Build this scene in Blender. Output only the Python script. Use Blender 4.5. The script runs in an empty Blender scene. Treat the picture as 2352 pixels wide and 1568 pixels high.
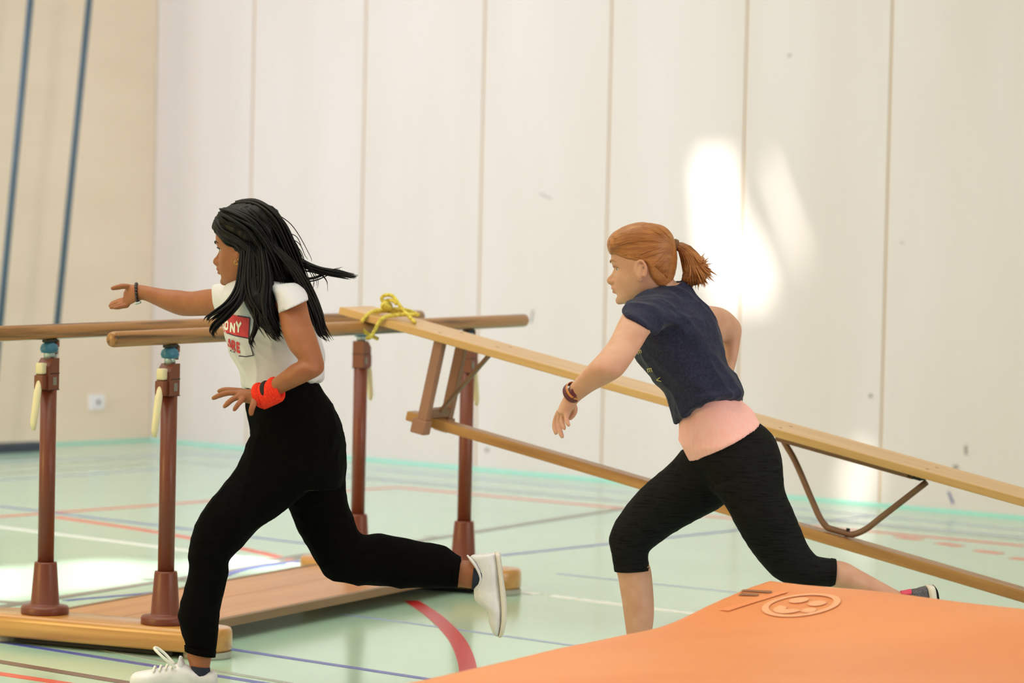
import bpy, bmesh, math, random
import numpy as np
from mathutils import Vector, Matrix, noise
from mathutils.bvhtree import BVHTree
random.seed(7)
rng = np.random.default_rng(7)
scn = bpy.context.scene
COL = scn.collection
V = Vector

# ------------------------------------------------------------------ camera
FPX, CX, CY, CAMH = 7700.0, 1176.0, 784.0, 1.4      # focal length in pixels of the 2352x1568 frame
roll, pitch = math.atan(.0225), math.atan(298/FPX)
F0 = V((0, math.cos(pitch), -math.sin(pitch))); U0 = V((0, math.sin(pitch), math.cos(pitch))); R0 = V((1, 0, 0))
RT = R0*math.cos(roll) + U0*math.sin(roll); UP = U0*math.cos(roll) - R0*math.sin(roll)
CAM = V((0, 0, CAMH))
cd = bpy.data.cameras.new('camera'); cam = bpy.data.objects.new('camera', cd); COL.objects.link(cam)
cd.sensor_width = 36; cd.lens = FPX*36/2352; cd.clip_end = 100
m3 = Matrix((RT, UP, -F0)).transposed()
cam.matrix_world = Matrix.Translation(CAM) @ m3.to_4x4()
scn.camera = cam
cd.dof.use_dof = True; cd.dof.focus_distance = 9.6; cd.dof.aperture_fstop = 3.4

def ray(x, y): return F0 + RT*((x-CX)/FPX) - UP*((y-CY)/FPX)
def P(x, y, Y):                      # world point of a measured pixel at world depth Y
    d = ray(x, y); return CAM + d*(Y/d.y)
def G(x, y, z=0.0):                  # world point of a measured pixel on a horizontal plane
    d = ray(x, y); return CAM + d*((z-CAMH)/d.z)
def H(x, y, o, n):                   # ... on a plane
    d = ray(x, y); return CAM + d*((V(o)-CAM).dot(n)/d.dot(n))

# ------------------------------------------------------------------ light
K0 = V((-2.132, 19.842, 0)); EA = V((.7567, -.6538, 0)); EB = V((-.6538, -.7567, 0))   # room corner, along back wall, along left wall
def RM(a, b, z=0.0): return K0 + EA*a + EB*b + V((0, 0, z))
CEIL = 6.5
scn.view_settings.view_transform = 'Standard'; scn.view_settings.look = 'None'
scn.view_settings.gamma = 1.0; scn.view_settings.use_curve_mapping = False
scn.view_settings.exposure = 0.0
w = bpy.data.worlds.new('world'); scn.world = w; w.use_nodes = True
w.node_tree.nodes['Background'].inputs[0].default_value = (.78, .88, 1, 1)
w.node_tree.nodes['Background'].inputs[1].default_value = .35

def area(name, loc, target, sx, sy, power, color, spread=180):
    l = bpy.data.lights.new(name, 'AREA'); l.shape = 'RECTANGLE'; l.size = sx; l.size_y = sy; l.energy = power; l.color = color; l.spread = math.radians(spread)
    o = bpy.data.objects.new(name, l); COL.objects.link(o)
    o.location = loc; o.rotation_euler = (V(target)-V(loc)).to_track_quat('-Z', 'Y').to_euler()
    return o
area('ceiling_fill', RM(5.5, 9.0, 6.4), RM(5.5, 9.0, 0), 9.0, 9.0, 312, (1, .97, .86), 120)  # unseen overhead fill, added to light people and floor
area('front_fill', RM(3, 19.6, 3.6), RM(6.5, 8, .6), 5, 4.5, 206, (1, .65, .22), 100)  # added warm fill for the runners, from behind the camera
area('side_fill', RM(23.6, 4, 3.6), RM(7, 0, 1.6), 8, 4, 880, (1, .90, .86))  # added fill from the right, aimed at the back wall
area('wall_wash_fill', RM(.4, 8.0, 4.6), RM(1.3, 0, 1.8), 5, 2.5, 237, (.71, .78, 1), 85)  # added cool wash on the back wall; no window here
SUN = V((.25, .62, -.74)).normalized()       # direction the sunlight travels
sl = bpy.data.lights.new('sun', 'SUN'); sl.energy = 10; sl.angle = math.radians(1.5); sl.color = (1, .98, .95)
so = bpy.data.objects.new('sun', sl); COL.objects.link(so); so.rotation_euler = SUN.to_track_quat('-Z', 'Y').to_euler(); so.location = (0, 0, 12)

# ------------------------------------------------------------------ materials
MATS = {}
def lin(c):
    return tuple(((v/255)/12.92 if v/255 <= .04045 else ((v/255+.055)/1.055)**2.4) for v in c)
def mat(name, rgb, rough=.5, var=0.0, scale=(20, 20, 20), detail=3.0, bump=0.0, bscale=None, spec=.5, coat=0.0, metal=0.0, rgb2=None, ramp=None, sheen=0.0, sss=0.0):
    m = bpy.data.materials.new(name); m.use_nodes = True; nt = m.node_tree; b = nt.nodes['Principled BSDF']
    c = lin(rgb); b.inputs['Base Color'].default_value = (*c, 1); b.inputs['Roughness'].default_value = rough
    b.inputs['Specular IOR Level'].default_value = spec; b.inputs['Metallic'].default_value = metal
    b.inputs['Coat Weight'].default_value = coat; b.inputs['Coat Roughness'].default_value = .15
    b.inputs['Sheen Weight'].default_value = sheen
    if sss: b.inputs['Subsurface Weight'].default_value = sss; b.inputs['Subsurface Radius'].default_value = (.012, .005, .003); b.inputs['Subsurface Scale'].default_value = .5
    tc = nt.nodes.new('ShaderNodeTexCoord'); mp = nt.nodes.new('ShaderNodeMapping'); mp.inputs['Scale'].default_value = scale
    nt.links.new(tc.outputs['Object'], mp.inputs['Vector'])
    nz = nt.nodes.new('ShaderNodeTexNoise'); nz.inputs['Scale'].default_value = 1; nz.inputs['Detail'].default_value = detail
    nt.links.new(mp.outputs[0], nz.inputs['Vector'])
    if rgb2 or var:
        c2 = lin(rgb2) if rgb2 else tuple(v*(1-var) for v in c)
        cr = nt.nodes.new('ShaderNodeValToRGB'); e = cr.color_ramp.elements
        lo, hi = ramp or (.35, .65)
        e[0].position = lo; e[0].color = (*c2, 1); e[1].position = hi; e[1].color = (*c, 1)
        nt.links.new(nz.outputs['Fac'], cr.inputs[0]); nt.links.new(cr.outputs[0], b.inputs['Base Color'])
    if bump:
        bn = nt.nodes.new('ShaderNodeBump'); bn.inputs['Strength'].default_value = bump; bn.inputs['Distance'].default_value = .002
        if bscale:
            n2 = nt.nodes.new('ShaderNodeTexNoise'); n2.inputs['Scale'].default_value = bscale; n2.inputs['Detail'].default_value = 2
            nt.links.new(tc.outputs['Object'], n2.inputs['Vector']); nt.links.new(n2.outputs['Fac'], bn.inputs['Height'])
        else: nt.links.new(nz.outputs['Fac'], bn.inputs['Height'])
        nt.links.new(bn.outputs[0], b.inputs['Normal'])
    MATS[name] = m
    return m

M_wall = mat('cream_wall_board', (219, 209, 203), .55, rgb2=(213, 202, 192), scale=(2.2, 2.2, .35), ramp=(.3, .7), bump=.03, bscale=40, spec=.3)
M_lwall = mat('beige_wall_board', (242, 222, 201), .6, rgb2=(237, 216, 194), scale=(.8, .8, 3), spec=.25)
M_lwall2 = mat('pale_beige_wall_board', (246, 233, 208), .6, rgb2=(242, 228, 203), scale=(.8, .8, 3), spec=.25)
M_joint = mat('joint_tan', (206, 174, 134), .8)
M_ceil = mat('ceiling_white', (225, 222, 215), .8)
M_floor = mat('mint_green_sports_floor', (184, 217, 197), .15, rgb2=(178, 212, 191), scale=(.7, .7, .7), spec=.5, bump=.015, bscale=5)
M_lred = mat('line_red', (226, 92, 74), .3); M_lred2 = mat('line_deep_red', (190, 26, 36), .3)
M_lblue = mat('line_blue', (84, 94, 176), .3); M_lblue2 = mat('line_pale_blue', (150, 165, 205), .3)
M_lwhite = mat('line_white', (245, 246, 246), .3); M_lgrey = mat('line_grey', (128, 122, 118), .3); M_lgrey2 = mat('line_pale_grey', (160, 168, 158), .3)
M_lbrown = mat('line_brown', (112, 86, 80), .3); M_turq = mat('turquoise_edge', (158, 220, 202), .35)
M_bar = mat('varnished_bar_wood', (164, 112, 60), .4, rgb2=(84, 50, 26), scale=(1.6, 45, 45), detail=5, ramp=(.36, .5), coat=.3)
M_block = mat('varnished_block_wood', (206, 148, 78), .3, rgb2=(188, 126, 60), scale=(25, 1.6, 30), detail=4, ramp=(.3, .62), coat=.6)
M_deck = mat('deck_board_wood', (202, 138, 76), .42, rgb2=(190, 126, 66), scale=(1.2, 18, 18), detail=4, coat=.25)
M_decke = mat('deck_edge_brown', (140, 112, 84), .5, rgb2=(128, 100, 74), scale=(3, 20, 20))
M_post = mat('brown_painted_steel', (118, 58, 40), .38, var=.06, scale=(30, 30, 6), spec=.45)
M_blue = mat('blue_cap', (50, 108, 138), .4); M_steel = mat('bare_steel', (178, 184, 186), .3, metal=.8)
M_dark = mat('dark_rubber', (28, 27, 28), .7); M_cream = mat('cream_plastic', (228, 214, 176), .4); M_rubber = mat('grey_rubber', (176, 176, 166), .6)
M_label = mat('grey_label', (128, 120, 112), .5)
M_plank = mat('pale_bench_wood', (214, 170, 112), .4, rgb2=(200, 152, 92), scale=(1.3, 22, 22), detail=5, coat=.25)
M_beam = mat('bench_beam_wood', (190, 136, 76), .4, rgb2=(152, 98, 46), scale=(1.5, 26, 26), detail=5, ramp=(.32, .6), coat=.25)
M_brack = mat('brown_bracket', (138, 98, 74), .45, var=.1, scale=(20, 20, 20)); M_foot = mat('rose_brown_foot', (160, 112, 90), .5, var=.08, scale=(20, 20, 20))
M_rope = mat('yellow_rope', (226, 208, 92), .7, rgb2=(190, 168, 60), scale=(90, 90, 90), ramp=(.4, .6))
M_mat = mat('orange_mat_vinyl', (237, 150, 96), .45, rgb2=(232, 141, 87), scale=(1.2, 3, 3), spec=.4, bump=.04, bscale=7)
M_matw = mat('mat_white_print', (244, 172, 130), .5); M_matd = mat('mat_dark_print', (150, 96, 66), .5); M_matf = mat('mat_faint_print', (240, 144, 92), .5)
M_mate = mat('mat_edge_piping', (232, 196, 158), .5)
M_rail = mat('blue_grey_pole', (76, 96, 112), .5, var=.1, scale=(8, 8, 8)); M_raild = mat('dark_base_rail', (58, 64, 78), .6)
M_socket = mat('white_socket', (240, 236, 240), .35); M_sockd = mat('socket_hole', (120, 110, 108), .6)
M_scuff = mat('scuff_grey', (150, 142, 134), .8); M_scuffb = mat('scuff_blue', (120, 116, 150), .8)

# ------------------------------------------------------------------ object helpers
WM = {}
def link(o, parent=None, M=None):
    M = M or Matrix.Identity(4)
    COL.objects.link(o); WM[o.name] = M
    if parent is not None:
        o.parent = parent; o.matrix_basis = WM[parent.name].inverted() @ M
    else: o.matrix_basis = M
    return o
def obj(name, bm, m, parent=None, M=None, smooth=False, **props):
    me = bpy.data.meshes.new(name); bmesh.ops.recalc_face_normals(bm, faces=bm.faces) if not props.pop('keepn', False) else None
    bm.to_mesh(me); bm.free()
    for mm in (m if isinstance(m, (list, tuple)) else [m]): me.materials.append(mm)
    if smooth:
        for p in me.polygons: p.use_smooth = True
    o = bpy.data.objects.new(name, me); link(o, parent, M)
    for k, v in props.items(): o[k] = v
    return o
def thing(name, label, cat, M=None, group=None):
    o = bpy.data.objects.new(name, None); o.empty_display_size = .1; link(o, None, M)
    o['label'] = label; o['category'] = cat
    if group: o['group'] = group
    return o
def tag(o, label, cat, group=None):
    o['label'] = label; o['category'] = cat
    if group: o['group'] = group
    return o
def frame(o, x, y, z=None):
    x = V(x).normalized(); y = V(y); z = x.cross(y).normalized() if z is None else V(z).normalized(); y = z.cross(x)
    m = Matrix((x, y, z)).transposed().to_4x4(); m.translation = V(o); return m
def box(bm, lo, hi, bev=0, seg=2, M=None):
    lo, hi = V(lo), V(hi)
    r = bmesh.ops.create_cube(bm, size=1, matrix=Matrix.Translation((lo+hi)/2) @ Matrix.Diagonal((*(hi-lo), 1)))
    vs = r['verts']
    if bev:
        es = list({e for v in vs for e in v.link_edges})
        q = bmesh.ops.bevel(bm, geom=es, offset=bev, segments=seg, affect='EDGES', profile=.6); vs = list({v for v in vs if v.is_valid} | set(q['verts']))
    if M is not None:
        for v in vs: v.co = M @ v.co
    return vs
def lathe(bm, prof, n=24, M=None):                 # prof: (radius, z)
    rings = []
    for r_, z_ in prof:
        rings.append([bm.verts.new(V((r_*math.cos(2*math.pi*k/n), r_*math.sin(2*math.pi*k/n), z_))) for k in range(n)])
    for a, b in zip(rings, rings[1:]):
        for k in range(n): bm.faces.new((a[k], a[(k+1) % n], b[(k+1) % n], b[k]))
    bm.faces.new(rings[0][::-1]); bm.faces.new(rings[-1])
    if M is not None:
        for rg in rings:
            for v in rg: v.co = M @ v.co
def tube(bm, pts, rad, n=10, flat=1.0, up=None):    # swept tube through points, radius per point or constant
    pts = [V(p) for p in pts]; rad = rad if isinstance(rad, (list, tuple)) else [rad]*len(pts)
    rings = []; u = None
    for i, p in enumerate(pts):
        t = (pts[min(i+1, len(pts)-1)] - pts[max(i-1, 0)]).normalized()
        if u is None:
            u = V(up) if up is not None else (V((0, 0, 1)) if abs(t.z) < .9 else V((1, 0, 0)))
        u = (u - t*u.dot(t)).normalized(); s = t.cross(u)
        rings.append([bm.verts.new(p + (u*math.cos(2*math.pi*k/n)*flat + s*math.sin(2*math.pi*k/n))*rad[i]) for k in range(n)])
    for a, b in zip(rings, rings[1:]):
        for k in range(n): bm.faces.new((a[k], a[(k+1) % n], b[(k+1) % n], b[k]))
    bm.faces.new(rings[0][::-1]); bm.faces.new(rings[-1])
def catmull(pts, m=6):
    pts = np.asarray(pts, float); n = len(pts); out = []
    ext = np.vstack([2*pts[0]-pts[1], pts, 2*pts[-1]-pts[-2]])
    for i in range(n-1):
        a, b, c, d = ext[i:i+4]
        for k in range(m):
            t = k/m
            out.append(.5*((2*b) + (c-a)*t + (2*a-5*b+4*c-d)*t*t + (3*b-a-3*c+d)*t**3))
    out.append(pts[-1]); return np.array(out)
def prism(bm, poly, h, M=None):                     # flat polygon in xy, extruded to z=h
    a = [bm.verts.new(V((x, y, 0))) for x, y in poly]; b = [bm.verts.new(V((x, y, h))) for x, y in poly]; n = len(poly)
    bm.faces.new(a[::-1]); bm.faces.new(b)
    for k in range(n): bm.faces.new((a[k], a[(k+1) % n], b[(k+1) % n], b[k]))
    if M is not None:
        for v in a+b: v.co = M @ v.co

# ------------------------------------------------------------------ setting
RMX = frame(K0, EA, -EB, V((0, 0, 1)))               # local x along back wall; local y = out of the room
def NB(): return bmesh.new()
LA, LB = 24.0, 20.0
bm = NB(); box(bm, (-.3, -LB-.3, -.2), (LA+.3, .3, 0)); floor = obj('floor', bm, M_floor, None, RMX, kind='structure')
bm = NB(); box(bm, (-.4, .006, 0), (LA+.4, .3, CEIL)); wb = obj('wall_back', bm, M_joint, None, RMX, kind='structure')
seams = [0, .807]
while seams[-1] < LA: seams.append(seams[-1]+.8835)
for i, (a, b) in enumerate(zip(seams, seams[1:])):
    bm = NB(); box(bm, (a+(.007 if i else .0), 0, 0), (b-.007, .0062, CEIL)); obj('panel', bm, M_wall, wb, RMX)
bm = NB(); box(bm, (-.3, -LB-.3, 0), (-.022, .02, CEIL)); wl = obj('wall_left', bm, M_joint, None, RMX, kind='structure')
ls = [0, 1.35]
while ls[-1] < LB: ls.append(ls[-1]+1.3)
for i, (a, b) in enumerate(zip(ls, ls[1:])):
    bm = NB(); box(bm, (-.022, -b+.003, 0), (0, -a-.003, CEIL)); obj('panel', bm, M_lwall if i % 2 == 0 else M_lwall2, wl, RMX)
# frame added out of view behind the fill lamp; the left wall stays solid
wn = bpy.data.objects.new('added_window', None); link(wn, None, RMX @ Matrix.Translation((0, -8, 3.3))); wn['kind'] = 'structure'
for y0_, y1_, z0_, z1_ in ((-10.6, -10.5, 3.3, 5.9), (-5.5, -5.4, 3.3, 5.9), (-10.5, -5.5, 3.3, 3.4), (-10.5, -5.5, 5.8, 5.9), (-8.04, -7.96, 3.4, 5.8)):
    bm = NB(); box(bm, (.0005, y0_, z0_), (.06, y1_, z1_)); obj('added_window_frame', bm, M_ceil, wn, RMX)
# far side of the hall, behind the photographer: walls with wide window openings
bm = NB(); box(bm, (LA, -LB, 0), (LA+.3, 0, 1.4)); box(bm, (LA, -LB, 5.8), (LA+.3, 0, CEIL)); box(bm, (LA, -LB, 1.4), (LA+.3, -15, 5.8)); box(bm, (LA, -1, 1.4), (LA+.3, 0, 5.8))
obj('wall_right', bm, M_ceil, None, RMX, kind='structure')
bm = NB(); box(bm, (0, -LB-.3, 0), (LA, -LB, 1.2)); box(bm, (0, -LB-.3, 5.9), (LA, -LB, CEIL)); box(bm, (0, -LB-.3, 1.2), (1.5, -LB, 5.9)); box(bm, (LA-4, -LB-.3, 1.2), (LA, -LB, 5.9))
obj('wall_front', bm, M_ceil, None, RMX, kind='structure')
# unseen ceiling; openings added to shape the sun patches on floor and back wall
floor_patches = [[(-260, 1320), (0, 1304), (90, 1297), (92, 1368), (-260, 1410)],
                 [(112, 1293), (250, 1283), (375, 1297), (352, 1337), (118, 1366)],
                 [(398, 1288), (560, 1275), (680, 1288), (676, 1314), (520, 1313), (408, 1330)]]
wall_patches = [[(1590, 358), (1676, 360), (1700, 500), (1755, 590), (1790, 705), (1655, 712), (1608, 600)],
                [(1752, 365), (1772, 372), (1855, 610), (1850, 640), (1800, 520)],
                [(1958, 1045), (1985, 1055), (2030, 1150), (1925, 1140)]]
holes = []
for poly in floor_patches:
    holes.append([G(x, y) for x, y in poly])
for poly in wall_patches:
    holes.append([H(x, y, K0, EB) for x, y in poly])
holes = [[q + SUN*((CEIL-q.z)/SUN.z) for q in h] for h in holes]
cu = bpy.data.curves.new('ceiling', 'CURVE'); cu.dimensions = '2D'; cu.fill_mode = 'BOTH'; cu.extrude = .02
rinv = RMX.inverted()
def spl(pts):
    s = cu.splines.new('POLY'); s.points.add(len(pts)-1); s.use_cyclic_u = True
    for q, p in zip(s.points, pts): q.co = (p[0], p[1], 0, 1)
spl([(-.3, -LB-.3), (LA+.3, -LB-.3), (LA+.3, .3), (-.3, .3)])
for h in holes: spl([(rinv @ q).to_2d() for q in h])
tmp = bpy.data.objects.new('tmp', cu); COL.objects.link(tmp)
dg = bpy.context.evaluated_depsgraph_get(); me = bpy.data.meshes.new_from_object(tmp.evaluated_get(dg)); me.name = 'ceiling'
bpy.data.objects.remove(tmp); me.materials.clear(); me.materials.append(M_ceil)
co = bpy.data.objects.new('ceiling', me); link(co, None, RMX @ Matrix.Translation((0, 0, CEIL+.02))); co['kind'] = 'structure'

# floor markings (flat tape, each its own piece)
def line(px, wdt, m, name='court_line', z=.0012, mid=8):
    pts = [G(x, y) for x, y in px]
    if len(pts) > 2: pts = [V(p) for p in catmull(pts, mid)]
    bm = NB(); L = []; Rr = []
    for i, p in enumerate(pts):
        t = (pts[min(i+1, len(pts)-1)]-pts[max(i-1, 0)]).normalized(); s = V((-t.y, t.x, 0))*wdt/2
        L.append((bm.verts.new(p+s+V((0, 0, z))), bm.verts.new(p+s))); Rr.append((bm.verts.new(p-s+V((0, 0, z))), bm.verts.new(p-s)))
    for i in range(len(pts)-1):
        bm.faces.new((L[i][0], Rr[i][0], Rr[i+1][0], L[i+1][0])); bm.faces.new((L[i][1], L[i][0], L[i+1][0], L[i+1][1])); bm.faces.new((Rr[i][0], Rr[i][1], Rr[i+1][1], Rr[i+1][0]))
    for e in (0, -1): bm.faces.new((L[e][0], L[e][1], Rr[e][1], Rr[e][0]))
    return obj(name, bm, m, floor)
line([(-300, 1172.5), (1238, 1364.8)], .05, M_lwhite)
line([(1264, 1368.1), (1322, 1375.4)], .05, M_lwhite); line([(1327, 1376), (1640, 1415.1)], .05, M_lwhite)
line([(-200, 1201), (912, 1118.5)], .045, M_lred); line([(912, 1118.5), (2352, 1253)], .045, M_lred, z=.0013)
line([(129, 1187), (367, 1223), (558, 1260), (640, 1279), (682, 1288)], .05, M_lred, z=.0014)
line([(-200, 1138), (720, 1250)], .028, M_lblue)
line([(-300, 1441), (1430, 1168)], .05, M_lgrey, z=.0015)
line([(149, 1379), (426, 1351), (560, 1308), (700, 1287)], .03, M_lblue, z=.0016)
line([(-60, 1376), (110, 1391)], .05, M_lgrey, z=.0016); line([(620, 1287), (720, 1272)], .06, M_lgrey, z=.0017); line([(977, 1230), (1040, 1234)], .04, M_lgrey2, z=.0017)
line([(330, 1330), (440, 1334)], .03, M_lgrey, z=.0018)
line([(-100, 1458), (640, 1574)], .035, M_lblue, z=.0011); line([(400, 1471), (1160, 1586)], .035, M_lblue, z=.0011)
line([(174, 1478), (420, 1527), (700, 1575)], .03, M_lgrey2, z=.0013)
line([(-100, 1503), (420, 1589)], .05, M_lbrown); line([(-100, 1532), (300, 1592)], .05, M_lred)
line([(1150, 1275), (1695, 1217)], .03, M_lblue); line([(1280, 1317), (1690, 1360)], .022, M_lblue2); line([(790, 1411), (1010, 1440), (1330, 1484)], .025, M_lblue2, z=.0013)
line([(945, 1380), (1000, 1417), (1050, 1470), (1074, 1530), (1070, 1575), (1040, 1620)], .056, M_lred2, z=.002)
# boundary lines running along the walls
line([(-100, 1078), (326, 1053), (560, 1074), (1430, 1152), (2352, 1240)], .04, M_lgrey2, mid=1); line([(-100, 1094), (330, 1067)], .04, M_lgrey2)
line([(-100, 1109), (400, 1075)], .03, M_lblue2)
line([(-100, 1066), (330, 1047), (440, 1041), (560, 1050), (820, 1073), (2352, 1217)], .025, M_lblue2, mid=1)
line([(700, 1084), (2352, 1234)], .025, M_lblue2)
line([(1690, 1217), (2000, 1185)], .03, M_lblue2)
for px in ([(2060, 1232), (2115, 1239)], [(2155, 1247), (2208, 1254)], [(2243, 1264), (2300, 1271)], [(2325, 1281), (2390, 1288)]): line(px, .05, M_lred, z=.0014)
bm = NB(); box(bm, (0, -.03, 0), (LA, 0, .012)); obj('edge_glint_back', bm, M_turq, None, RMX, kind='structure')  # turquoise strip painting in the glint along the floor edge
bm = NB(); box(bm, (0, -LB, 0), (.03, -.03, .012)); obj('edge_glint_left', bm, M_turq, None, RMX, kind='structure')  # the same painted glint along the left wall
# scuffs on the back wall panels: thin flat marks
def scuff(px, m):
    bm = NB(); vs = [bm.verts.new(H(x, y, K0 + EB*.0015, EB)) for x, y in px]; bm.faces.new(vs); obj('scuff_mark', bm, m, wb)
scuff([(2175, 1128), (2182, 1130), (2193, 1156), (2186, 1157)], M_scuffb)
scuff([(2188, 1068), (2200, 1067), (2203, 1076), (2190, 1077)], M_scuff); scuff([(1222, 712), (1227, 712), (1222, 742), (1218, 742)], M_scuff)
scuff([(1809, 125), (1818, 124), (1817, 129), (1810, 130)], M_scuff); scuff([(1995, 905), (2003, 904), (2004, 913), (1996, 913)], M_scuff)
scuff([(2068, 556), (2076, 555), (2076, 558), (2069, 559)], M_scuff); scuff([(1240, 443), (1266, 455), (1266, 458), (1240, 446)], M_scuff)
scuff([(1114, 1030), (1124, 1029), (1122, 1038), (1113, 1037)], M_scuff); scuff([(2214, 1024), (2222, 1022), (2222, 1044), (2216, 1045)], M_scuff)

# ------------------------------------------------------------------ wall socket, climbing poles
PL = lambda x, y, off=0.0: H(x, y, K0 + EA*off, EA)
c = rinv @ PL(221, 925)
ts = thing('wall_socket', 'small white square wall socket low on the beige left wall', 'socket', RMX @ Matrix.Translation((0, c.y, c.z-.04)))
S = WM[ts.name]
bm = NB(); box(bm, (0, -.058, 0), (.012, .058, .09), .004); obj('cover_plate', bm, M_socket, ts, S)
bm = NB(); lathe(bm, [(.014, 0), (.014, .004)], 16, Matrix.Translation((.011, .006, .045)) @ Matrix.Rotation(math.pi/2, 4, 'Y')); obj('socket_hole', bm, M_sockd, ts, S)
tp = thing('climbing_pole_frame', 'two slanting blue-grey climbing poles on a dark base rail at the left wall', 'climbing poles', Matrix.Translation(PL(40, 1020, .35)*1))
for (x0, y0, x1, y1) in ((100, -320, -25, 1012), (237, -320, 104, 1012)):
    bm = NB(); tube(bm, [PL(x0, y0, .3), PL(x1, y1, .3)], .019, 12); obj('pole', bm, M_rail, tp, None, True)
q0, q1 = rinv @ PL(-120, 1022, .3), rinv @ PL(97, 1014, .3)
bm = NB(); box(bm, (.24, q0.y, 0), (.36, q1.y, .05), .008); obj('base_rail', bm, M_raild, tp, RMX)

# ------------------------------------------------------------------ parallel bars
KS = 1.049
def ks(x, y, z=0.0): q = (V((x, y, z))-V((0, 0, CAMH)))*KS + V((0, 0, CAMH)); return q
p1, p2, p3, p4 = (ks(*q) for q in ((-1.392, 10.105), (-1.012, 9.920), (-.539, 11.933), (-.154, 11.741)))
for q in (p1, p2, p3, p4): q.z = 0
bd = (p4-p2).normalized(); wd = V((bd.y, -bd.x, 0)); SPAN = (p4-p2).length; SEP = (p2-p1).dot(wd)
PB = frame(p2, bd, -wd, V((0, 0, 1)))               # local x along the bars, y to the far bar, origin below the near post
tb = thing('parallel_bars', 'wooden parallel bars on four brown steel posts behind the dark-haired runner', 'parallel bars', PB)
zb, ztop = .988, .905                                # bar centre, top of posts
for y in (0, SEP):
    bm = NB(); n = 20; rings = []
    prof = [(-.345, .72), (-.341, .9), (-.33, 1)] + [(-.33+2.93*k/10, 1) for k in range(1, 10)] + [(2.59, 1), (2.60, .9), (2.604, .72)]
    for x, s in prof:
        rings.append([bm.verts.new((x, y+.0205*s*math.cos(2*math.pi*k/n), zb+.0245*s*math.sin(2*math.pi*k/n))) for k in range(n)])
    for a, b in zip(rings, rings[1:]):
        for k in range(n): bm.faces.new((a[k], a[(k+1) % n], b[(k+1) % n], b[k]))
    bm.faces.new(rings[0]); bm.faces.new(rings[-1]); obj('bar', bm, M_bar, tb, PB, True)
BT, BB = .093, .022
for x, sg in ((0, -1), (SPAN, 1)):                   # end beams with rounded ends on rubber feet
    bm = NB(); y0, y1 = -.225, SEP+.225; pts = []
    hw = .098
    for k in range(13):
        t = -math.pi/2 + math.pi*k/12; pts.append((hw*.96*math.sin(t)*-1, y0+.07-.07*math.cos(t)))
    for k in range(13):
        t = math.pi/2 - math.pi*k/12; pts.append((hw*.96*math.sin(t)*-1, y1-.07+.07*math.cos(t)))
    lay = [(.93, 0), (1, .008), (1, .05), (.975, .062), (.92, .069), (.85, .0715)]
    rr = []
    for s, z in lay:
        rr.append([bm.verts.new((x+px*s, (y0+y1)/2+(py-(y0+y1)/2)*(1-(1-s)*.13), BB+z)) for px, py in pts])
    for a, b in zip(rr, rr[1:]):
        for k in range(len(pts)): bm.faces.new((a[k], a[(k+1) % len(pts)], b[(k+1) % len(pts)], b[k]))
    bm.faces.new(rr[0][::-1]); bm.faces.new(rr[-1]); e = obj('end_beam', bm, M_block, tb, PB @ Matrix.Identity(4), True)
    for fy in (y0+.07, y1-.07):
        bm = NB(); lathe(bm, [(.072, 0), (.075, .004), (.075, .021)], 24, Matrix.Translation((x, fy, 0))); obj('rubber_foot', bm, M_rubber, e, PB)
    bm = NB(); box(bm, (x-.06, y0+.16, .004), (x+.06, y1-.16, BB), .003); obj('shade_strip', bm, M_dark, e, PB)  # dark strip standing in for the shade under the beam
    for fy in (.1, SEP-.1):
        bm = NB(); lathe(bm, [(.03, 0), (.03, .022)], 14, Matrix.Translation((x, fy, 0))); obj('castor', bm, M_dark, e, PB)
pin = PB.inverted()
ye = (pin @ G(507, 1418, .07)).y, (pin @ G(922, 1348, .07)).y, (pin @ G(160, 1397, .07)).y, (pin @ G(680, 1300, .07)).y
YN, YF = (ye[0]+ye[1])/2, (ye[2]+ye[3])/2
print('deck', ye, SEP, SPAN)
ym = (YN+YF)/2+.02
for a, b in ((YN+.026, ym-.0015), (ym+.0015, YF-.026)):
    bm = NB(); box(bm, (.09, a, .048), (SPAN-.09, b, .0705), .002); obj('deck_board', bm, M_deck, tb, PB)
for a, b in ((YN, YN+.026), (YF-.026, YF)):
    bm = NB(); box(bm, (.09, a, .044), (SPAN-.09, b, .072), .002); obj('edge_strip', bm, M_decke, tb, PB)
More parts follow.
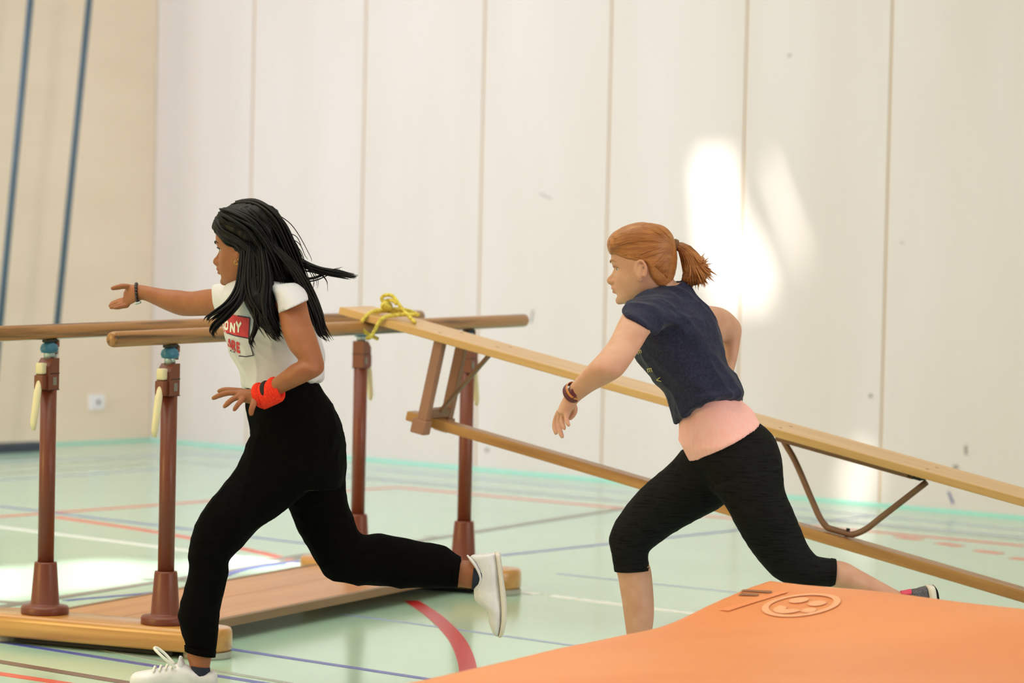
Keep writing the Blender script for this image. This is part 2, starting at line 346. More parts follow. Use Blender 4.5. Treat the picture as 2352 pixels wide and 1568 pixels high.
for px, py, sg in ((0, 0, -1), (0, SEP, -1), (SPAN, 0, 1), (SPAN, SEP, 1)):
    Q = PB @ Matrix.Translation((px, py, 0))
    bm = NB(); lathe(bm, [(.0258, .25), (.0258, ztop-.1)], 24); post = obj('post', bm, M_post, tb, Q, True)
    bm = NB(); lathe(bm, [(.074, BT), (.076, BT+.004), (.076, BT+.02), (.072, BT+.026), (.05, BT+.029), (.0455, BT+.034), (.036, .252), (.0345, .258), (.0265, .258)], 28); obj('base_flange', bm, M_post, post, Q, True)
    bm = NB()
    prism(bm, [(-.024, 0), (.03, 0), (.037, .02), (.037, .075), (.012, .1), (-.024, .1)] if sg > 0 else [(-.037, 0), (.024, 0), (.024, .1), (-.012, .1), (-.037, .075)], .046,
          Matrix.Translation((0, .023, ztop-.1)) @ Matrix.Rotation(math.pi/2, 4, 'X')); obj('post_head', bm, M_post, post, Q)
    for z in (ztop-.1, ztop-.048):
        bm = NB(); box(bm, (-.0255, -.0245, z-.0012), (.0255, .0245, z+.0012)); obj('band', bm, M_dark, post, Q)
    bm = NB(); box(bm, (-.012, -.0245, ztop-.085), (.008, -.0228, ztop-.06)); obj('scale_label', bm, M_label, post, Q)
    bm = NB(); lathe(bm, [(.0175, ztop-.01), (.0175, zb-.04)], 18); obj('inner_tube', bm, M_steel, post, Q, True)
    bm = NB(); lathe(bm, [(.012, -.02), (.027, -.018), (.031, -.006), (.027, .006), (.016, .014)], 18, Matrix.Translation((0, 0, zb-.048)) @ Matrix.Diagonal((1.1, .9, 1, 1))); obj('joint_cap', bm, M_blue, post, Q, True)
    bm = NB(); box(bm, (-.022, -.014, zb-.034), (.03, .014, zb-.0235), .003); obj('saddle', bm, M_dark, post, Q)
    bm = NB(); box(bm, (.024, -.012, zb-.05), (.042, .012, zb-.026), .004); box(bm, (.022, -.01, zb-.072), (.038, .01, zb-.052), .003); obj('saddle_clamp', bm, M_post, post, Q)
    X = Q @ Matrix.Diagonal((sg, 1, 1, 1)) if False else Q
    bm = NB(); s = sg
    box(bm, (min(.03*s, .058*s), -.014, ztop-.05), (max(.03*s, .056*s), .014, ztop-.014), .006); obj('clamp_cap', bm, M_cream, post, Q, True)
    bm = NB(); box(bm, (min(.032*s, .06*s), -.017, ztop-.098), (max(.032*s, .056*s), .017, ztop-.052), .004); obj('clamp_housing', bm, M_post, post, Q)
    bm = NB(); tube(bm, [(.052*s, 0, ztop-.07), (.064*s, 0, ztop-.11), (.074*s, 0, ztop-.16), (.084*s, 0, ztop-.205), (.082*s, 0, ztop-.225)], [.010, .0125, .0125, .011, .006], 12, flat=.8); obj('lever', bm, M_cream, post, Q, True)

# ------------------------------------------------------------------ gymnastics bench
A0 = P(780, 707, 11.05*KS); A1 = H(2352, 1148, A0, bd)
A0 = A0 + V((0, 0, .004)); A1 = A1 + V((0, 0, .004))
dd = (A1-A0).normalized(); BN = frame(A0, dd, bd, None)     # local x down the slope, y = away, z = up out of plank
LBn = (A1.z-.31)/(-dd.z) + (A1-A0).length
bi = BN.inverted()
print('bench', A0, A1, LBn, dd)
tbn = thing('gymnastics_bench', 'long pale wooden gymnastics bench sloping down from the parallel bars', 'bench', BN)
bm = NB(); box(bm, (0, 0, -.026), (LBn, .24, 0), .003); obj('seat_plank', bm, M_plank, tbn, BN)
BX0 = (bi @ H(930, 955, A0+bd*.08, bd)).x
bm = NB(); vs = box(bm, (BX0, .075, -.335), (LBn-.06, .165, -.296), .006)
for v in bm.verts:
    if v.co.x < BX0+.05: v.co.y = .12+(v.co.y-.12)*.75; v.co.z = -.319+(v.co.z+.319)*.85
obj('balance_beam', bm, M_beam, tbn, BN)
lx = (bi @ H(1000, 790, A0, bd)).x
for fx in (lx, LBn-.35):
    for y in (.012, .19):
        bm = NB(); box(bm, (fx-.015, y, -.33), (fx+.02, y+.035, -.026), .003); lg = obj('leg', bm, M_foot, tbn, BN)
        bm = NB(); box(bm, (fx-.028, y-.008, -.352), (fx+.026, y+.042, -.302), .004); obj('foot_block', bm, M_foot, lg, BN)
    bm = NB(); box(bm, (fx-.012, .04, -.296), (fx+.018, .2, -.266), .003); obj('cross_bar', bm, M_brack, tbn, BN)
    bm = NB(); e = 1 if fx == lx else -1
    box(bm, (-.0, -.011, -.006), (.298, .011, .006), .002, 1, Matrix.Translation((fx+.01, .12, -.282)) @ (Matrix.Rotation(0 if e > 0 else math.pi, 4, 'Z')) @ Matrix.Rotation(-math.atan2(.258, .15), 4, 'Y')); obj('brace', bm, M_brack, tbn, BN)
    bm = NB(); box(bm, (fx+e*.17-.025, .09, -.033), (fx+e*.17+.025, .15, -.026)); obj('brace_plate', bm, M_dark, tbn, BN)
ux = [(bi @ H(x, y, A0+bd*.12, bd)) for x, y in ((1800, 1013), (1828, 1062), (1868, 1155), (1888, 1196), (1912, 1220), (1945, 1229), (1985, 1217), (2030, 1183), (2128, 1107))]
ul = catmull([(q.x, q.z) for q in ux], 6)
bm = NB(); tube(bm, [(x, .12, max(z, -.2855)) for x, z in ul], .0105, 12, up=(0, 1, 0)); obj('bent_support_rod', bm, M_brack, tbn, BN, True)
bm = NB(); box(bm, (ux[0].x, .03, -.042), (ux[-1].x-.02, .2, -.0262), .002); obj('mounting_strip', bm, M_brack, tbn, BN)
bm = NB(); box(bm, (ux[-1].x-.04, .03, -.040), (ux[-1].x+.005, .14, -.026)); obj('rod_bracket', bm, M_dark, tbn, BN)
bm = NB(); lathe(bm, [(.007, -.296), (.007, -.268)], 10, Matrix.Translation((ux[5].x, .12, 0))); obj('bolt', bm, M_dark, tbn, BN)
for x, y in ((1011, 764), (1060, 764), (1143, 797), (1172, 797), (1793, 982), (1817, 979), (2130, 1077), (2152, 1074)):
    q = bi @ H(x, y, A0, BN.to_3x3().col[2]); bm = NB(); lathe(bm, [(.0065, -.001), (.0065, .0006)], 10, Matrix.Translation((q.x, q.y, 0))); obj('screw', bm, M_brack, tbn, BN)

# ------------------------------------------------------------------ yellow rope tied round bench and bar
zp = BN.to_3x3().col[2]
def T(x, y, o=.008): q = H(x, y, A0, zp); return q + zp*o
def N_(x, y, o=.012): return H(x, y, A0 - bd*o, bd)
def VP_(x, y, o=.1): return H(x, y, A0 + bd*o, bd)
ropes = [
 [H(850, 777, p2-wd*-.0, wd)+wd*.028, N_(838, 762, .012), N_(830, 744, .012), N_(840, 727, .006), VP_(858, 715, .04), VP_(888, 710, .09), VP_(925, 710, .14), VP_(948, 716, .18)],
 [N_(842, 777, .03), N_(852, 773, .03), N_(862, 756, .022), N_(872, 738, .014), N_(884, 728, .004), VP_(905, 724, .05), VP_(932, 722, .1), VP_(962, 723, .16)],
 [VP_(850, 722, .06), VP_(880, 714, .1), VP_(905, 716, .13), VP_(935, 716, .16), VP_(956, 720, .2)],
 [VP_(880, 709, .08), VP_(878, 701, .07), VP_(886, 696, .09), VP_(896, 699, .11), VP_(897, 707, .1), VP_(886, 707, .07), VP_(882, 700, .1), VP_(892, 703, .06)],
 [VP_(895, 706, .1), VP_(882, 695, .1), VP_(877, 685, .1), VP_(884, 678, .1), VP_(898, 678, .1), VP_(907, 685, .1), VP_(915, 697, .1), VP_(925, 710, .1), VP_(940, 727, .09), VP_(954, 741, .08)],
 [VP_(880, 694, .1), VP_(890, 690, .11), VP_(902, 690, .1), VP_(912, 698, .1)],
]
bm = NB()
for rpts in ropes:
    tube(bm, [V(p) for p in catmull(rpts, 6)], .0068, 8)
ro = obj('rope', bm, M_rope, None, None, True); tag(ro, 'yellow rope knotted around the upper end of the bench and the near bar', 'rope')

# ------------------------------------------------------------------ orange landing mat
C0 = V((.69, 8.80, 0)); MD = frame(C0, EA, EB, V((0, 0, -1)))   # built below in world axes
ht = lambda t: float(np.interp(t, [0, .12, .25, .4, .5, .7, 1.0, 1.4, 2.2, 3.2], [.452, .435, .408, .375, .362, .352, .335, .308, .285, .28]))
bm = NB(); MW, ML, nu, nv = 2.2, 3.0, 24, 46
grid = []; 
def mtop(u, v):
    h = ht(v); q = C0 + EA*u + EB*v
    wob = .006*noise.noise(V((u*1.2, v*2.0, 3))) + .003*noise.noise(V((u*4, v*5, 9)))
    edge = min(u, MW-u, v, ML-v); return V((q.x, q.y, h+wob-.02*max(0, 1-edge/.03)**2))
us = [0, .008, .02, .04] + [.04+(MW-.08)*k/nu for k in range(1, nu)] + [MW-.04, MW-.02, MW-.008, MW]
vs_ = [0, .008, .02, .04] + [.04+(ML-.08)*k/nv for k in range(1, nv)] + [ML-.04, ML-.02, ML-.008, ML]
top = [[bm.verts.new(mtop(u, v)) for v in vs_] for u in us]; bot = [[bm.verts.new(V((t.co.x, t.co.y, .002))) for t in row] for row in top]
nu_, nv_ = len(us), len(vs_)
for i in range(nu_-1):
    for j in range(nv_-1):
        bm.faces.new((top[i][j], top[i+1][j], top[i+1][j+1], top[i][j+1])); bm.faces.new((bot[i][j], bot[i][j+1], bot[i+1][j+1], bot[i+1][j]))
for i in range(nu_-1):
    for j in (0, nv_-1): bm.faces.new((top[i][j], bot[i][j], bot[i+1][j], top[i+1][j]))
for j in range(nv_-1):
    for i in (0, nu_-1): bm.faces.new((top[i][j], top[i][j+1], bot[i][j+1], bot[i][j]))
tm = thing('landing_mat', 'thick orange vinyl landing mat in the right foreground', 'mat', Matrix.Translation(C0+EA*1.1+EB*1.5))
cover = obj('cover', bm, M_mat, tm, None, True)
bm = NB(); tube(bm, [mtop(u, 0)+V((0, 0, .002)) for u in (0.003, .1, .2, .35, .5)], .006, 8); obj('edge_piping', bm, M_mate, tm, None, True)
def mat_uv(x, y):                                     # where a measured pixel meets the mat's top
    d = ray(x, y); lo = 5.0
    for k in range(1400):
        q = CAM + d*((5.0+k*.004)/d.y); e = q-C0; u, v = e.dot(EA), e.dot(EB)
        if 0 <= u <= MW and 0 <= v <= ML and q.z <= ht(v): return u, v
    return .5, .3
def matprint(name, polys, m):
    bm = NB()
    for poly in polys:
        vs = [bm.verts.new(mtop(u, v)+V((0, 0, .0025))) for u, v in poly]; bm.faces.new(vs)
    obj(name, bm, m, tm)
u0, v0 = mat_uv(1840, 1393); u1, v1 = mat_uv(1732, 1364)
print('mat marks', u0, v0, u1, v1)
def ring(cu_, cv, r0, r1, a0=0, a1=360, n=26, sx=1):
    out = []
    for k in range(n):
        t0, t1 = (math.radians(a0+(a1-a0)*j/n) for j in (k, k+1))
        out.append([(cu_+sx*r*math.cos(t), cv+r*math.sin(t)) for r, t in ((r0, t0), (r1, t0), (r1, t1), (r0, t1))])
    return out
matprint('round_emblem', ring(u0, v0, .082, .1) + ring(u0-.03, v0-.03, .0, .026, n=10) + ring(u0+.035, v0-.02, 0, .024, n=10) + ring(u0-.01, v0+.035, .01, .042, 10, 200, 12) + ring(u0+.05, v0+.035, 0, .02, n=8), M_matw)
for poly in ([(u1-.05, v1-.02), (u1+.035, v1-.03), (u1+.045, v1-.012), (u1-.045, v1)], [(u1-.03, v1+.012), (u1+.02, v1+.004), (u1+.025, v1+.022), (u1-.025, v1+.036)]): matprint('dark_mark', [poly], M_matd)
(ua, va), (ub, vb) = mat_uv(1664, 1406), mat_uv(1800, 1362)
for k in range(12):
    t = k/12; uu, vv = ua+(ub-ua)*t, va+(vb-va)*t; matprint('faint_letter', [[(uu-.014, vv), (uu+.014, vv), (uu+.014, vv-.022), (uu-.014, vv-.022)]], M_matf)
# ------------------------------------------------------------------ people: materials
M_skd = mat('brown_skin', (160, 99, 66), .5, rgb2=(150, 90, 59), scale=(25, 25, 25), sss=.12, spec=.35)
M_skl = mat('fair_skin', (210, 161, 138), .5, rgb2=(203, 150, 127), scale=(22, 22, 22), sss=.15, spec=.35)
M_lipd = mat('lip_brown', (136, 66, 56), .4); M_lipl = mat('lip_pink', (204, 132, 118), .45)
M_eye = mat('eye_white', (196, 186, 178), .3); M_irisd = mat('iris_dark', (30, 20, 16), .2); M_irisl = mat('iris_grey', (92, 112, 122), .2)
M_hairb = mat('black_hair', (17, 12, 12), .5, rgb2=(8, 6, 7), scale=(60, 60, 60), spec=.22)
M_hairr = mat('red_hair', (184, 120, 66), .45, rgb2=(150, 90, 46), scale=(14, 40, 120), detail=4, ramp=(.3, .68), spec=.5)
M_hairr2 = mat('copper_hair_tips', (158, 96, 50), .45, rgb2=(112, 60, 30), scale=(60, 60, 60), ramp=(.3, .68))
M_browd = mat('dark_brow', (30, 22, 20), .7); M_browl = mat('sandy_brow', (172, 120, 84), .7)
M_tee = mat('white_cotton', (210, 206, 214), .85, bump=.12, bscale=500, spec=.2)
M_navy = mat('navy_jersey', (47, 49, 74), .85, rgb2=(39, 40, 63), scale=(150, 150, 150), ramp=(.42, .58), bump=.2, bscale=420, spec=.15, sheen=.1)
M_salm = mat('salmon_cotton', (255, 198, 192), .85, rgb2=(255, 188, 182), scale=(120, 120, 30), bump=.1, bscale=400, spec=.15)
M_blk = mat('black_jersey', (7, 6, 6), .9, bump=.15, bscale=300, spec=.06)
M_leg = mat('black_leggings', (5, 5, 5), .75, rgb2=(26, 26, 27), scale=(20, 20, 260), ramp=(.5, .75), spec=.08)
M_shoe = mat('white_leather', (230, 226, 232), .45, rgb2=(212, 208, 214), scale=(16, 16, 16), bump=.08, bscale=60)
M_sole = mat('off_white_sole', (220, 212, 204), .6); M_sock = mat('navy_sock', (26, 32, 52), .85, bump=.3, bscale=400)
M_lace = mat('white_lace', (236, 232, 224), .7)
M_band = mat('red_terry', (240, 66, 44), .95, rgb2=(222, 48, 34), scale=(260, 260, 260), bump=.6, bscale=330, spec=.1); M_bandk = mat('black_terry', (40, 26, 28), .95)
M_bead = mat('dark_bead', (52, 34, 38), .3); M_gold = mat('gold', (214, 176, 96), .25, metal=.9); M_watch = mat('maroon_strap', (96, 36, 52), .5); M_orange = mat('orange_strap', (206, 130, 70), .5)
M_red = mat('red_print', (206, 62, 70), .8); M_whp = mat('white_print', (236, 230, 226), .8); M_nvp = mat('navy_print', (46, 44, 66), .8); M_yel = mat('yellow_print', (196, 186, 112), .7)
M_tie = mat('brown_hair_tie', (120, 82, 52), .8); M_shg = mat('grey_mesh', (104, 98, 108), .8, rgb2=(70, 66, 76), scale=(200, 200, 200)); M_shp = mat('pink_tab', (216, 60, 96), .6)

# ------------------------------------------------------------------ people: shape helpers
def loft(bm, rings, n=36, m=6, ins=1.0, sq=2.0, dY=0.0):
    """closed surface through cross-sections; each is (front x,y, back x,y, depth, half thickness[, near-side lift])"""
    R_ = np.array([list(r) + [0]*(7-len(r)) for r in rings], float); R_ = catmull(R_, m)
    rr = []
    for ax, ay, bx, by, Y, hd, lift in R_:
        a, b = P(ax, ay, Y+dY), P(bx, by, Y+dY); c = (a+b)/2; h = (a-b)/2*ins; d = V((0, hd*ins, 0)); row = []
        for k in range(n):
            t = 2*math.pi*k/n; cs, sn = math.cos(t), math.sin(t); e = 2/sq
            p = c + h*math.copysign(abs(cs)**e, cs) + d*math.copysign(abs(sn)**e, sn)
            if lift: p = p + V((0, 0, lift*max(0, -sn)**1.5))
            row.append(bm.verts.new(p))
        rr.append(row)
    for a, b in zip(rr, rr[1:]):
        for k in range(n): bm.faces.new((a[k], a[(k+1) % n], b[(k+1) % n], b[k]))
    for row, f in ((rr[0], -1), (rr[-1], 1)):
        c = bm.verts.new(sum((v.co for v in row), V((0, 0, 0)))/n)
        for k in range(n): bm.faces.new((row[k], row[(k+1) % n], c) if f > 0 else (row[(k+1) % n], row[k], c))
    return rr
def limb(bm, pts, rad, n=14, m=5):                   # round limb or finger with domed ends
    q = catmull([list(p)+[r] for p, r in zip(pts, rad)], m)
    P_ = [V(x[:3]) for x in q]; r_ = [float(x[3]) for x in q]
    t0 = (P_[0]-P_[1]).normalized(); t1 = (P_[-1]-P_[-2]).normalized()
    A = [(P_[0]+t0*r_[0]*s, r_[0]*c) for s, c in ((.98, .2), (.8, .6), (.45, .89))]; B = [(P_[-1]+t1*r_[-1]*s, r_[-1]*c) for s, c in ((.45, .89), (.8, .6), (.98, .2))]
    allp = A + list(zip(P_, r_)) + B
    tube(bm, [a for a, _ in allp], [b for _, b in allp], n)
def fused(name, bm, voxel, m, parent, smooth=4, fn=None, fac=.5):
    """fuse overlapping closed shapes into one continuous skin"""
    bmesh.ops.recalc_face_normals(bm, faces=bm.faces)
    me = bpy.data.meshes.new('src'); bm.to_mesh(me); bm.free()
    o = bpy.data.objects.new('src', me); COL.objects.link(o)
    r = o.modifiers.new('r', 'REMESH'); r.mode = 'VOXEL'; r.voxel_size = voxel; r.use_smooth_shade = True
    if smooth: s = o.modifiers.new('s', 'SMOOTH'); s.iterations = smooth; s.factor = fac
    dg = bpy.context.evaluated_depsgraph_get(); out = bpy.data.meshes.new_from_object(o.evaluated_get(dg)); out.name = name
    bpy.data.objects.remove(o); bpy.data.meshes.remove(me)
    if fn:
        nv = len(out.vertices); no = np.empty(nv*3, 'f'); co = np.empty(nv*3, 'f')
        out.vertices.foreach_get('co', co); out.vertex_normals.foreach_get('vector', no) if hasattr(out, 'vertex_normals') else None
        co = co.reshape(-1, 3); no = no.reshape(-1, 3)
        d = np.array([fn(V(c)) for c in co]); co = co + no*d[:, None]
        out.vertices.foreach_set('co', co.astype('f').ravel()); out.update()
    for p in out.polygons: p.use_smooth = True
    out.materials.clear(); out.materials.append(m)
    oo = bpy.data.objects.new(name, out); link(oo, parent); return oo
def folds(dirv, freq, amp, stretch=.25, seed=0, fine=.3):
    d = V(dirv).normalized(); a = d.orthogonal().normalized(); b = d.cross(a)
    def f(c):
        q = V((c.dot(d)*freq*stretch+seed, c.dot(a)*freq, c.dot(b)*freq)); n1 = noise.noise(q); n2 = noise.noise(q*2.3+V((5, 1, 2)))
        return amp*((1-abs(n1))**3*1.2-.5) + amp*fine*n2
    return f
def stick(name, polys, tree, m, parent, off=.0012, sub=3):
    """thin print lying on a garment's surface"""
    bm = NB()
    for poly in polys:
        vs = []; ok = True
        for x, y in poly:
            d = ray(x, y).normalized(); hit = tree.ray_cast(CAM + d*8, d)
            if hit[0] is None: ok = False; break
            vs.append(bm.verts.new(hit[0] - d*off))
        if ok and len(vs) > 2: bm.faces.new(vs)
        else: bmesh.ops.delete(bm, geom=vs, context='VERTS')
    bmesh.ops.remove_doubles(bm, verts=bm.verts, dist=1e-5)
    return obj(name, bm, m, parent, None, True, keepn=True)
def tree_of(o):
    me = o.data; return BVHTree.FromPolygons([v.co.copy() for v in me.vertices], [tuple(p.vertices) for p in me.polygons])
def quads(x0, y0, ux, uy, vx, vy, cells):              # unit-square cells mapped to a measured parallelogram
    out = []
    for a, b, c, d in cells:
        nx = max(1, int(round((c-a)*20))); ny = max(1, int(round((d-b)*18)))
        for i in range(nx):
            for j in range(ny):
                q = []
                for s, t in ((i, j), (i+1, j), (i+1, j+1), (i, j+1)):
                    u = a+(c-a)*s/nx; v = b+(d-b)*t/ny; q.append((x0+ux*u+vx*v, y0+uy*u+vy*v))
                out.append(q)
    return out
LET = {'E': [(0, 0, .28, 1), (.28, 0, 1, .2), (.28, .4, .85, .6), (.28, .8, 1, 1)],
       'O': [(0, 0, .28, 1), (.72, 0, 1, 1), (.28, 0, .72, .2), (.28, .8, .72, 1)]}
def stroke(x0, y0, ux, uy, vx, vy, segs, wdt=.24):     # letters made of straight strokes in the unit square
    out = []
    for (a, b, c, d) in segs:
        L = math.hypot(c-a, d-b); nx, ny = -(d-b)/L*wdt/2, (c-a)/L*wdt/2; k = max(1, int(L*8))
        for i in range(k):
            q = []
            for s, sg in ((i, 1), (i+1, 1), (i+1, -1), (i, -1)):
                u = a+(c-a)*s/k+nx*sg; v = b+(d-b)*s/k+ny*sg; q.append((x0+ux*u+vx*v, y0+uy*u+vy*v))
            out.append(q)
    return out
SEG = {'N': [(.12, 1, .12, 0), (.12, .1, .88, .9), (.88, 1, .88, 0)], 'Y': [(.05, 0, .5, .5), (.95, 0, .5, .5), (.5, .45, .5, 1)],
       'A': [(.05, 1, .5, 0), (.5, 0, .95, 1), (.25, .65, .75, .65)], 'R': [(.14, 1, .14, 0), (.14, .1, .8, .1), (.8, .1, .8, .5), (.8, .5, .14, .5), (.45, .5, .9, 1)],
       'E': [(.14, 0, .14, 1), (.14, .1, .9, .1), (.14, .5, .8, .5), (.14, .9, .9, .9)], 'O': [(.12, .1, .12, .9), (.88, .1, .88, .9), (.12, .1, .88, .1), (.12, .9, .88, .9)]}

# head in its own frame: x forward, y to the left ear, z up, origin between the eyes' level inside the skull
HZ = [(.1135, -.002, -.028, .012), (.110, .030, -.052, .034), (.101, .054, -.074, .051), (.085, .073, -.089, .063), (.06, .087, -.098, .0715), (.03, .0925, -.101, .0755), (.012, .0925, -.100, .0760),
      (-.006, .0865, -.097, .0745), (-.03, .0865, -.089, .0705), (-.048, .0875, -.078, .0665), (-.062, .0870, -.064, .062), (-.078, .0845, -.045, .055), (-.090, .0835, -.022, .046), (-.099, .077, -.002, .036), (-.106, .060, .012, .020)]
def head(bm, Mh, s=1.0, nose=1.0, back=1.0):
    z = np.array(HZ)*np.array([1, 1, back, 1]); zz = catmull(z, 5); n = 48; rr = []
    for zc, f, b, hw in zz:
        row = []
        for k in range(n):
            t = 2*math.pi*k/n; cs, sn = math.cos(t), math.sin(t)
            x = (f+b)/2 + (f-b)/2*math.copysign(abs(cs)**.92, cs); y = hw*math.copysign(abs(sn)**.92, sn)
            if cs > 0: y *= 1-.26*cs**1.5*(1 if zc < .01 else max(.3, 1-(zc-.01)/.06))
            p = V((x, y, zc))
            for sy in (1, -1):                          # eye sockets, cheekbones, temples
                e2 = ((y-sy*.031)/.017)**2 + ((zc+.001)/.012)**2 + ((x-.084)/.03)**2
                p.x -= .011*math.exp(-e2)
                e3 = ((y-sy*.05)/.02)**2 + ((zc+.032)/.018)**2 + ((x-.06)/.03)**2
                p += V((.5, sy*.6, 0))*.006*math.exp(-e3)
                e4 = ((y-sy*.035)/.02)**2 + ((zc-.016)/.006)**2 + ((x-.085)/.03)**2
                p.x += .003*math.exp(-e4)
            e5 = (y/.02)**2 + ((zc+.079)/.006)**2; p.x -= .004*math.exp(-e5) if x > .04 else 0
            row.append(bm.verts.new(Mh @ (p*s)))
        rr.append(row)
    for a, b in zip(rr, rr[1:]):
        for k in range(n): bm.faces.new((a[k], a[(k+1) % n], b[(k+1) % n], b[k]))
    bm.faces.new(rr[0]); bm.faces.new(rr[-1])
    L = lambda *p: Mh @ (V(p)*s)
    # nose: bridge to tip, wings
    limb(bm, [L(.078, 0, .012), L(.083, 0, -.006), L(.090, 0, -.022), L(.0985+.003*nose, 0, -.036), L(.088, 0, -.043)], [.006*s, .0065*s, .0085*s, .0095*s, .008*s], 12)
    for sy in (1, -1): limb(bm, [L(.080, sy*.011, -.034), L(.091, sy*.010, -.0385), L(.083, sy*.008, -.044)], [.005*s, .0062*s, .005*s], 10)
    # mouth mound, chin
    limb(bm, [L(.074, .020, -.060), L(.0900, .009, -.0565), L(.0925, 0, -.0555), L(.0900, -.009, -.0565), L(.074, -.020, -.060)], [.004*s, .006*s, .0065*s, .006*s, .004*s], 10)
    limb(bm, [L(.072, .018, -.066), L(.0865, .008, -.0675), L(.0885, 0, -.068), L(.0865, -.008, -.0675), L(.072, -.018, -.066)], [.004*s, .006*s, .0065*s, .006*s, .004*s], 10)
    limb(bm, [L(.070, .01, -.093), L(.077, 0, -.0935), L(.070, -.01, -.093)], [.012*s, .0125*s, .012*s], 12)
    for sy in (1, -1):                                  # eyelids
        Q = lambda y, z, d: L(face_x(y, z)+d, sy*y, z)
        limb(bm, [Q(.017, .003, -.007), Q(.025, .0075, -.0055), Q(.034, .0075, -.0055), Q(.044, .002, -.006)], [.003*s, .0042*s, .0042*s, .003*s], 8)
        limb(bm, [Q(.018, -.007, -.0075), Q(.026, -.0105, -.007), Q(.034, -.0105, -.0065), Q(.043, -.005, -.007)], [.003*s, .0038*s, .0038*s, .003*s], 8)
    for sy in (1, -1):                                  # ears: outer rim, lobe, inner bowl
        c = V((-.008, sy*.073, -.010)); pts = []
        for a in range(-60, 236, 24):
            t = math.radians(a); pts.append(L(c.x-.004-.015*math.cos(t+.2)*-1 if False else c.x-.006+.0155*math.cos(t), c.y+sy*(.006+.005*(1-math.cos(t))/2*2*.6), c.z+.026*math.sin(t)))
        limb(bm, pts, [.0042*s]*len(pts), 8, 3)
        limb(bm, [L(c.x-.002, c.y+sy*.000, c.z+.016), L(c.x-.006, c.y+sy*.003, c.z), L(c.x-.001, c.y+sy*.003, c.z-.02), L(c.x, c.y+sy*.004, c.z-.029)], [.008*s, .0090*s, .0098*s, .0066*s], 10)
        limb(bm, [L(c.x+.009, c.y, c.z-.012), L(c.x+.011, c.y+sy*.004, c.z-.002), L(c.x+.01, c.y+sy*.002, c.z+.01)], [.004*s, .0046*s, .004*s], 8)
    return L
def face_x(y, z):                                      # forward extent of the plain face at height z, y from the middle
    zs = [q[0] for q in HZ][::-1]; f, b, hw = (float(np.interp(z, zs, [q[i] for q in HZ][::-1])) for i in (1, 2, 3))
    kz = 1 if z < .01 else max(.3, 1-(z-.01)/.06); lo, hi = 0.0, 1.0
    for _ in range(30):
        sn = (lo+hi)/2; cs = math.sqrt(1-sn*sn); yy = hw*sn**.92*(1-.26*cs**1.5*kz)
        if yy < abs(y): lo = sn
        else: hi = sn
    cs = math.sqrt(max(0, 1-lo*lo)); return (f+b)/2+(f-b)/2*cs**.92
def eyes(L, s, Mh, parent, iris, browm, lipm):
    R3 = Mh.to_3x3()
    for sy in (1, -1):
        c = L(face_x(.030, -.0015)-.0185, sy*.030, -.0015)
        bm = NB(); bmesh.ops.create_uvsphere(bm, u_segments=20, v_segments=14, radius=.0122*s, matrix=Matrix.Translation(c)); e = obj('eyeball', bm, M_eye, parent, None, True)
        f = (R3 @ V((1, 0, -.05))).normalized(); bm = NB(); lathe(bm, [(.0058*s, -.001), (.0055*s, .0008), (.002*s, .0016)], 16, Matrix.Translation(c + f*.0116*s) @ f.to_track_quat('Z', 'Y').to_matrix().to_4x4()); obj('iris', bm, iris, e, None, True)
        Q = lambda y, z, d: L(face_x(y, z)+d, sy*y, z)
        bm = NB(); limb(bm, [Q(.017, .0005, -.004), Q(.025, .0042, .0005), Q(.034, .0042, .0012), Q(.046, -.001, .001)], [.0007*s, .0012*s, .0014*s, .001*s], 6); obj('upper_eyelash', bm, browm, parent, None, True)
        bm = NB(); limb(bm, [Q(.012, .016, .003), Q(.024, .0215, .0032), Q(.038, .0215, .0024), Q(.049, .016, .001)], [.0016*s, .0024*s, .0022*s, .001*s], 8); obj('eyebrow', bm, browm, parent, None, True)
    bm = NB(); limb(bm, [L(.077, .020, -.0605), L(.0925, .008, -.057), L(.0950, 0, -.0575), L(.0925, -.008, -.057), L(.077, -.020, -.0605)], [.001*s, .0038*s, .0036*s, .0038*s, .001*s], 8)
    limb(bm, [L(.076, .019, -.062), L(.0890, .008, -.067), L(.0912, 0, -.0675), L(.0890, -.008, -.067), L(.076, -.019, -.062)], [.001*s, .0042*s, .0048*s, .0042*s, .001*s], 8); obj('lips', bm, lipm, parent, None, True)
def scalp(bm, Mh, mask, hi=.011, lo=-.010, s=1.0, back=1.0):
    z = np.array(HZ)*np.array([1, 1, back, 1]); zz = catmull(z, 6); n = 72; rr = []
    for zc, f, b, hw in zz:
        row = []
        for k in range(n):
            t = 2*math.pi*k/n; cs, sn = math.cos(t), math.sin(t)
            x = (f+b)/2 + (f-b)/2*math.copysign(abs(cs)**.92, cs); y = hw*math.copysign(abs(sn)**.92, sn)
            e = V((x+.005, y, zc*.9)).normalized(); m_ = mask(x, y, zc); m_ = max(0, min(1, m_)); m_ = m_*m_*(3-2*m_)
            row.append(bm.verts.new(Mh @ (V((x, y, zc))*s + e*(lo+(hi-lo)*m_))))
        rr.append(row)
    for a, b in zip(rr, rr[1:]):
        for k in range(n): bm.faces.new((a[k], a[(k+1) % n], b[(k+1) % n], b[k]))
    bm.faces.new(rr[0]); bm.faces.new(rr[-1])
def hairline(pts, wd_=.012):                           # mask: 1 behind the hairline x(z), 0 in front of it
    zs = [p[0] for p in pts]; xs = [p[1] for p in pts]
    return lambda x, y, z: .5 + (float(np.interp(z, zs, xs)) - x)/wd_
def drape(tree, px, lift=.002):                        # points lying on a surface seen at measured pixels
    out = []
    for x, y in px:
        d = ray(x, y).normalized(); h = tree.ray_cast(CAM+d*8, d)
        if h[0] is not None: out.append(h[0] - d*lift)
    return out
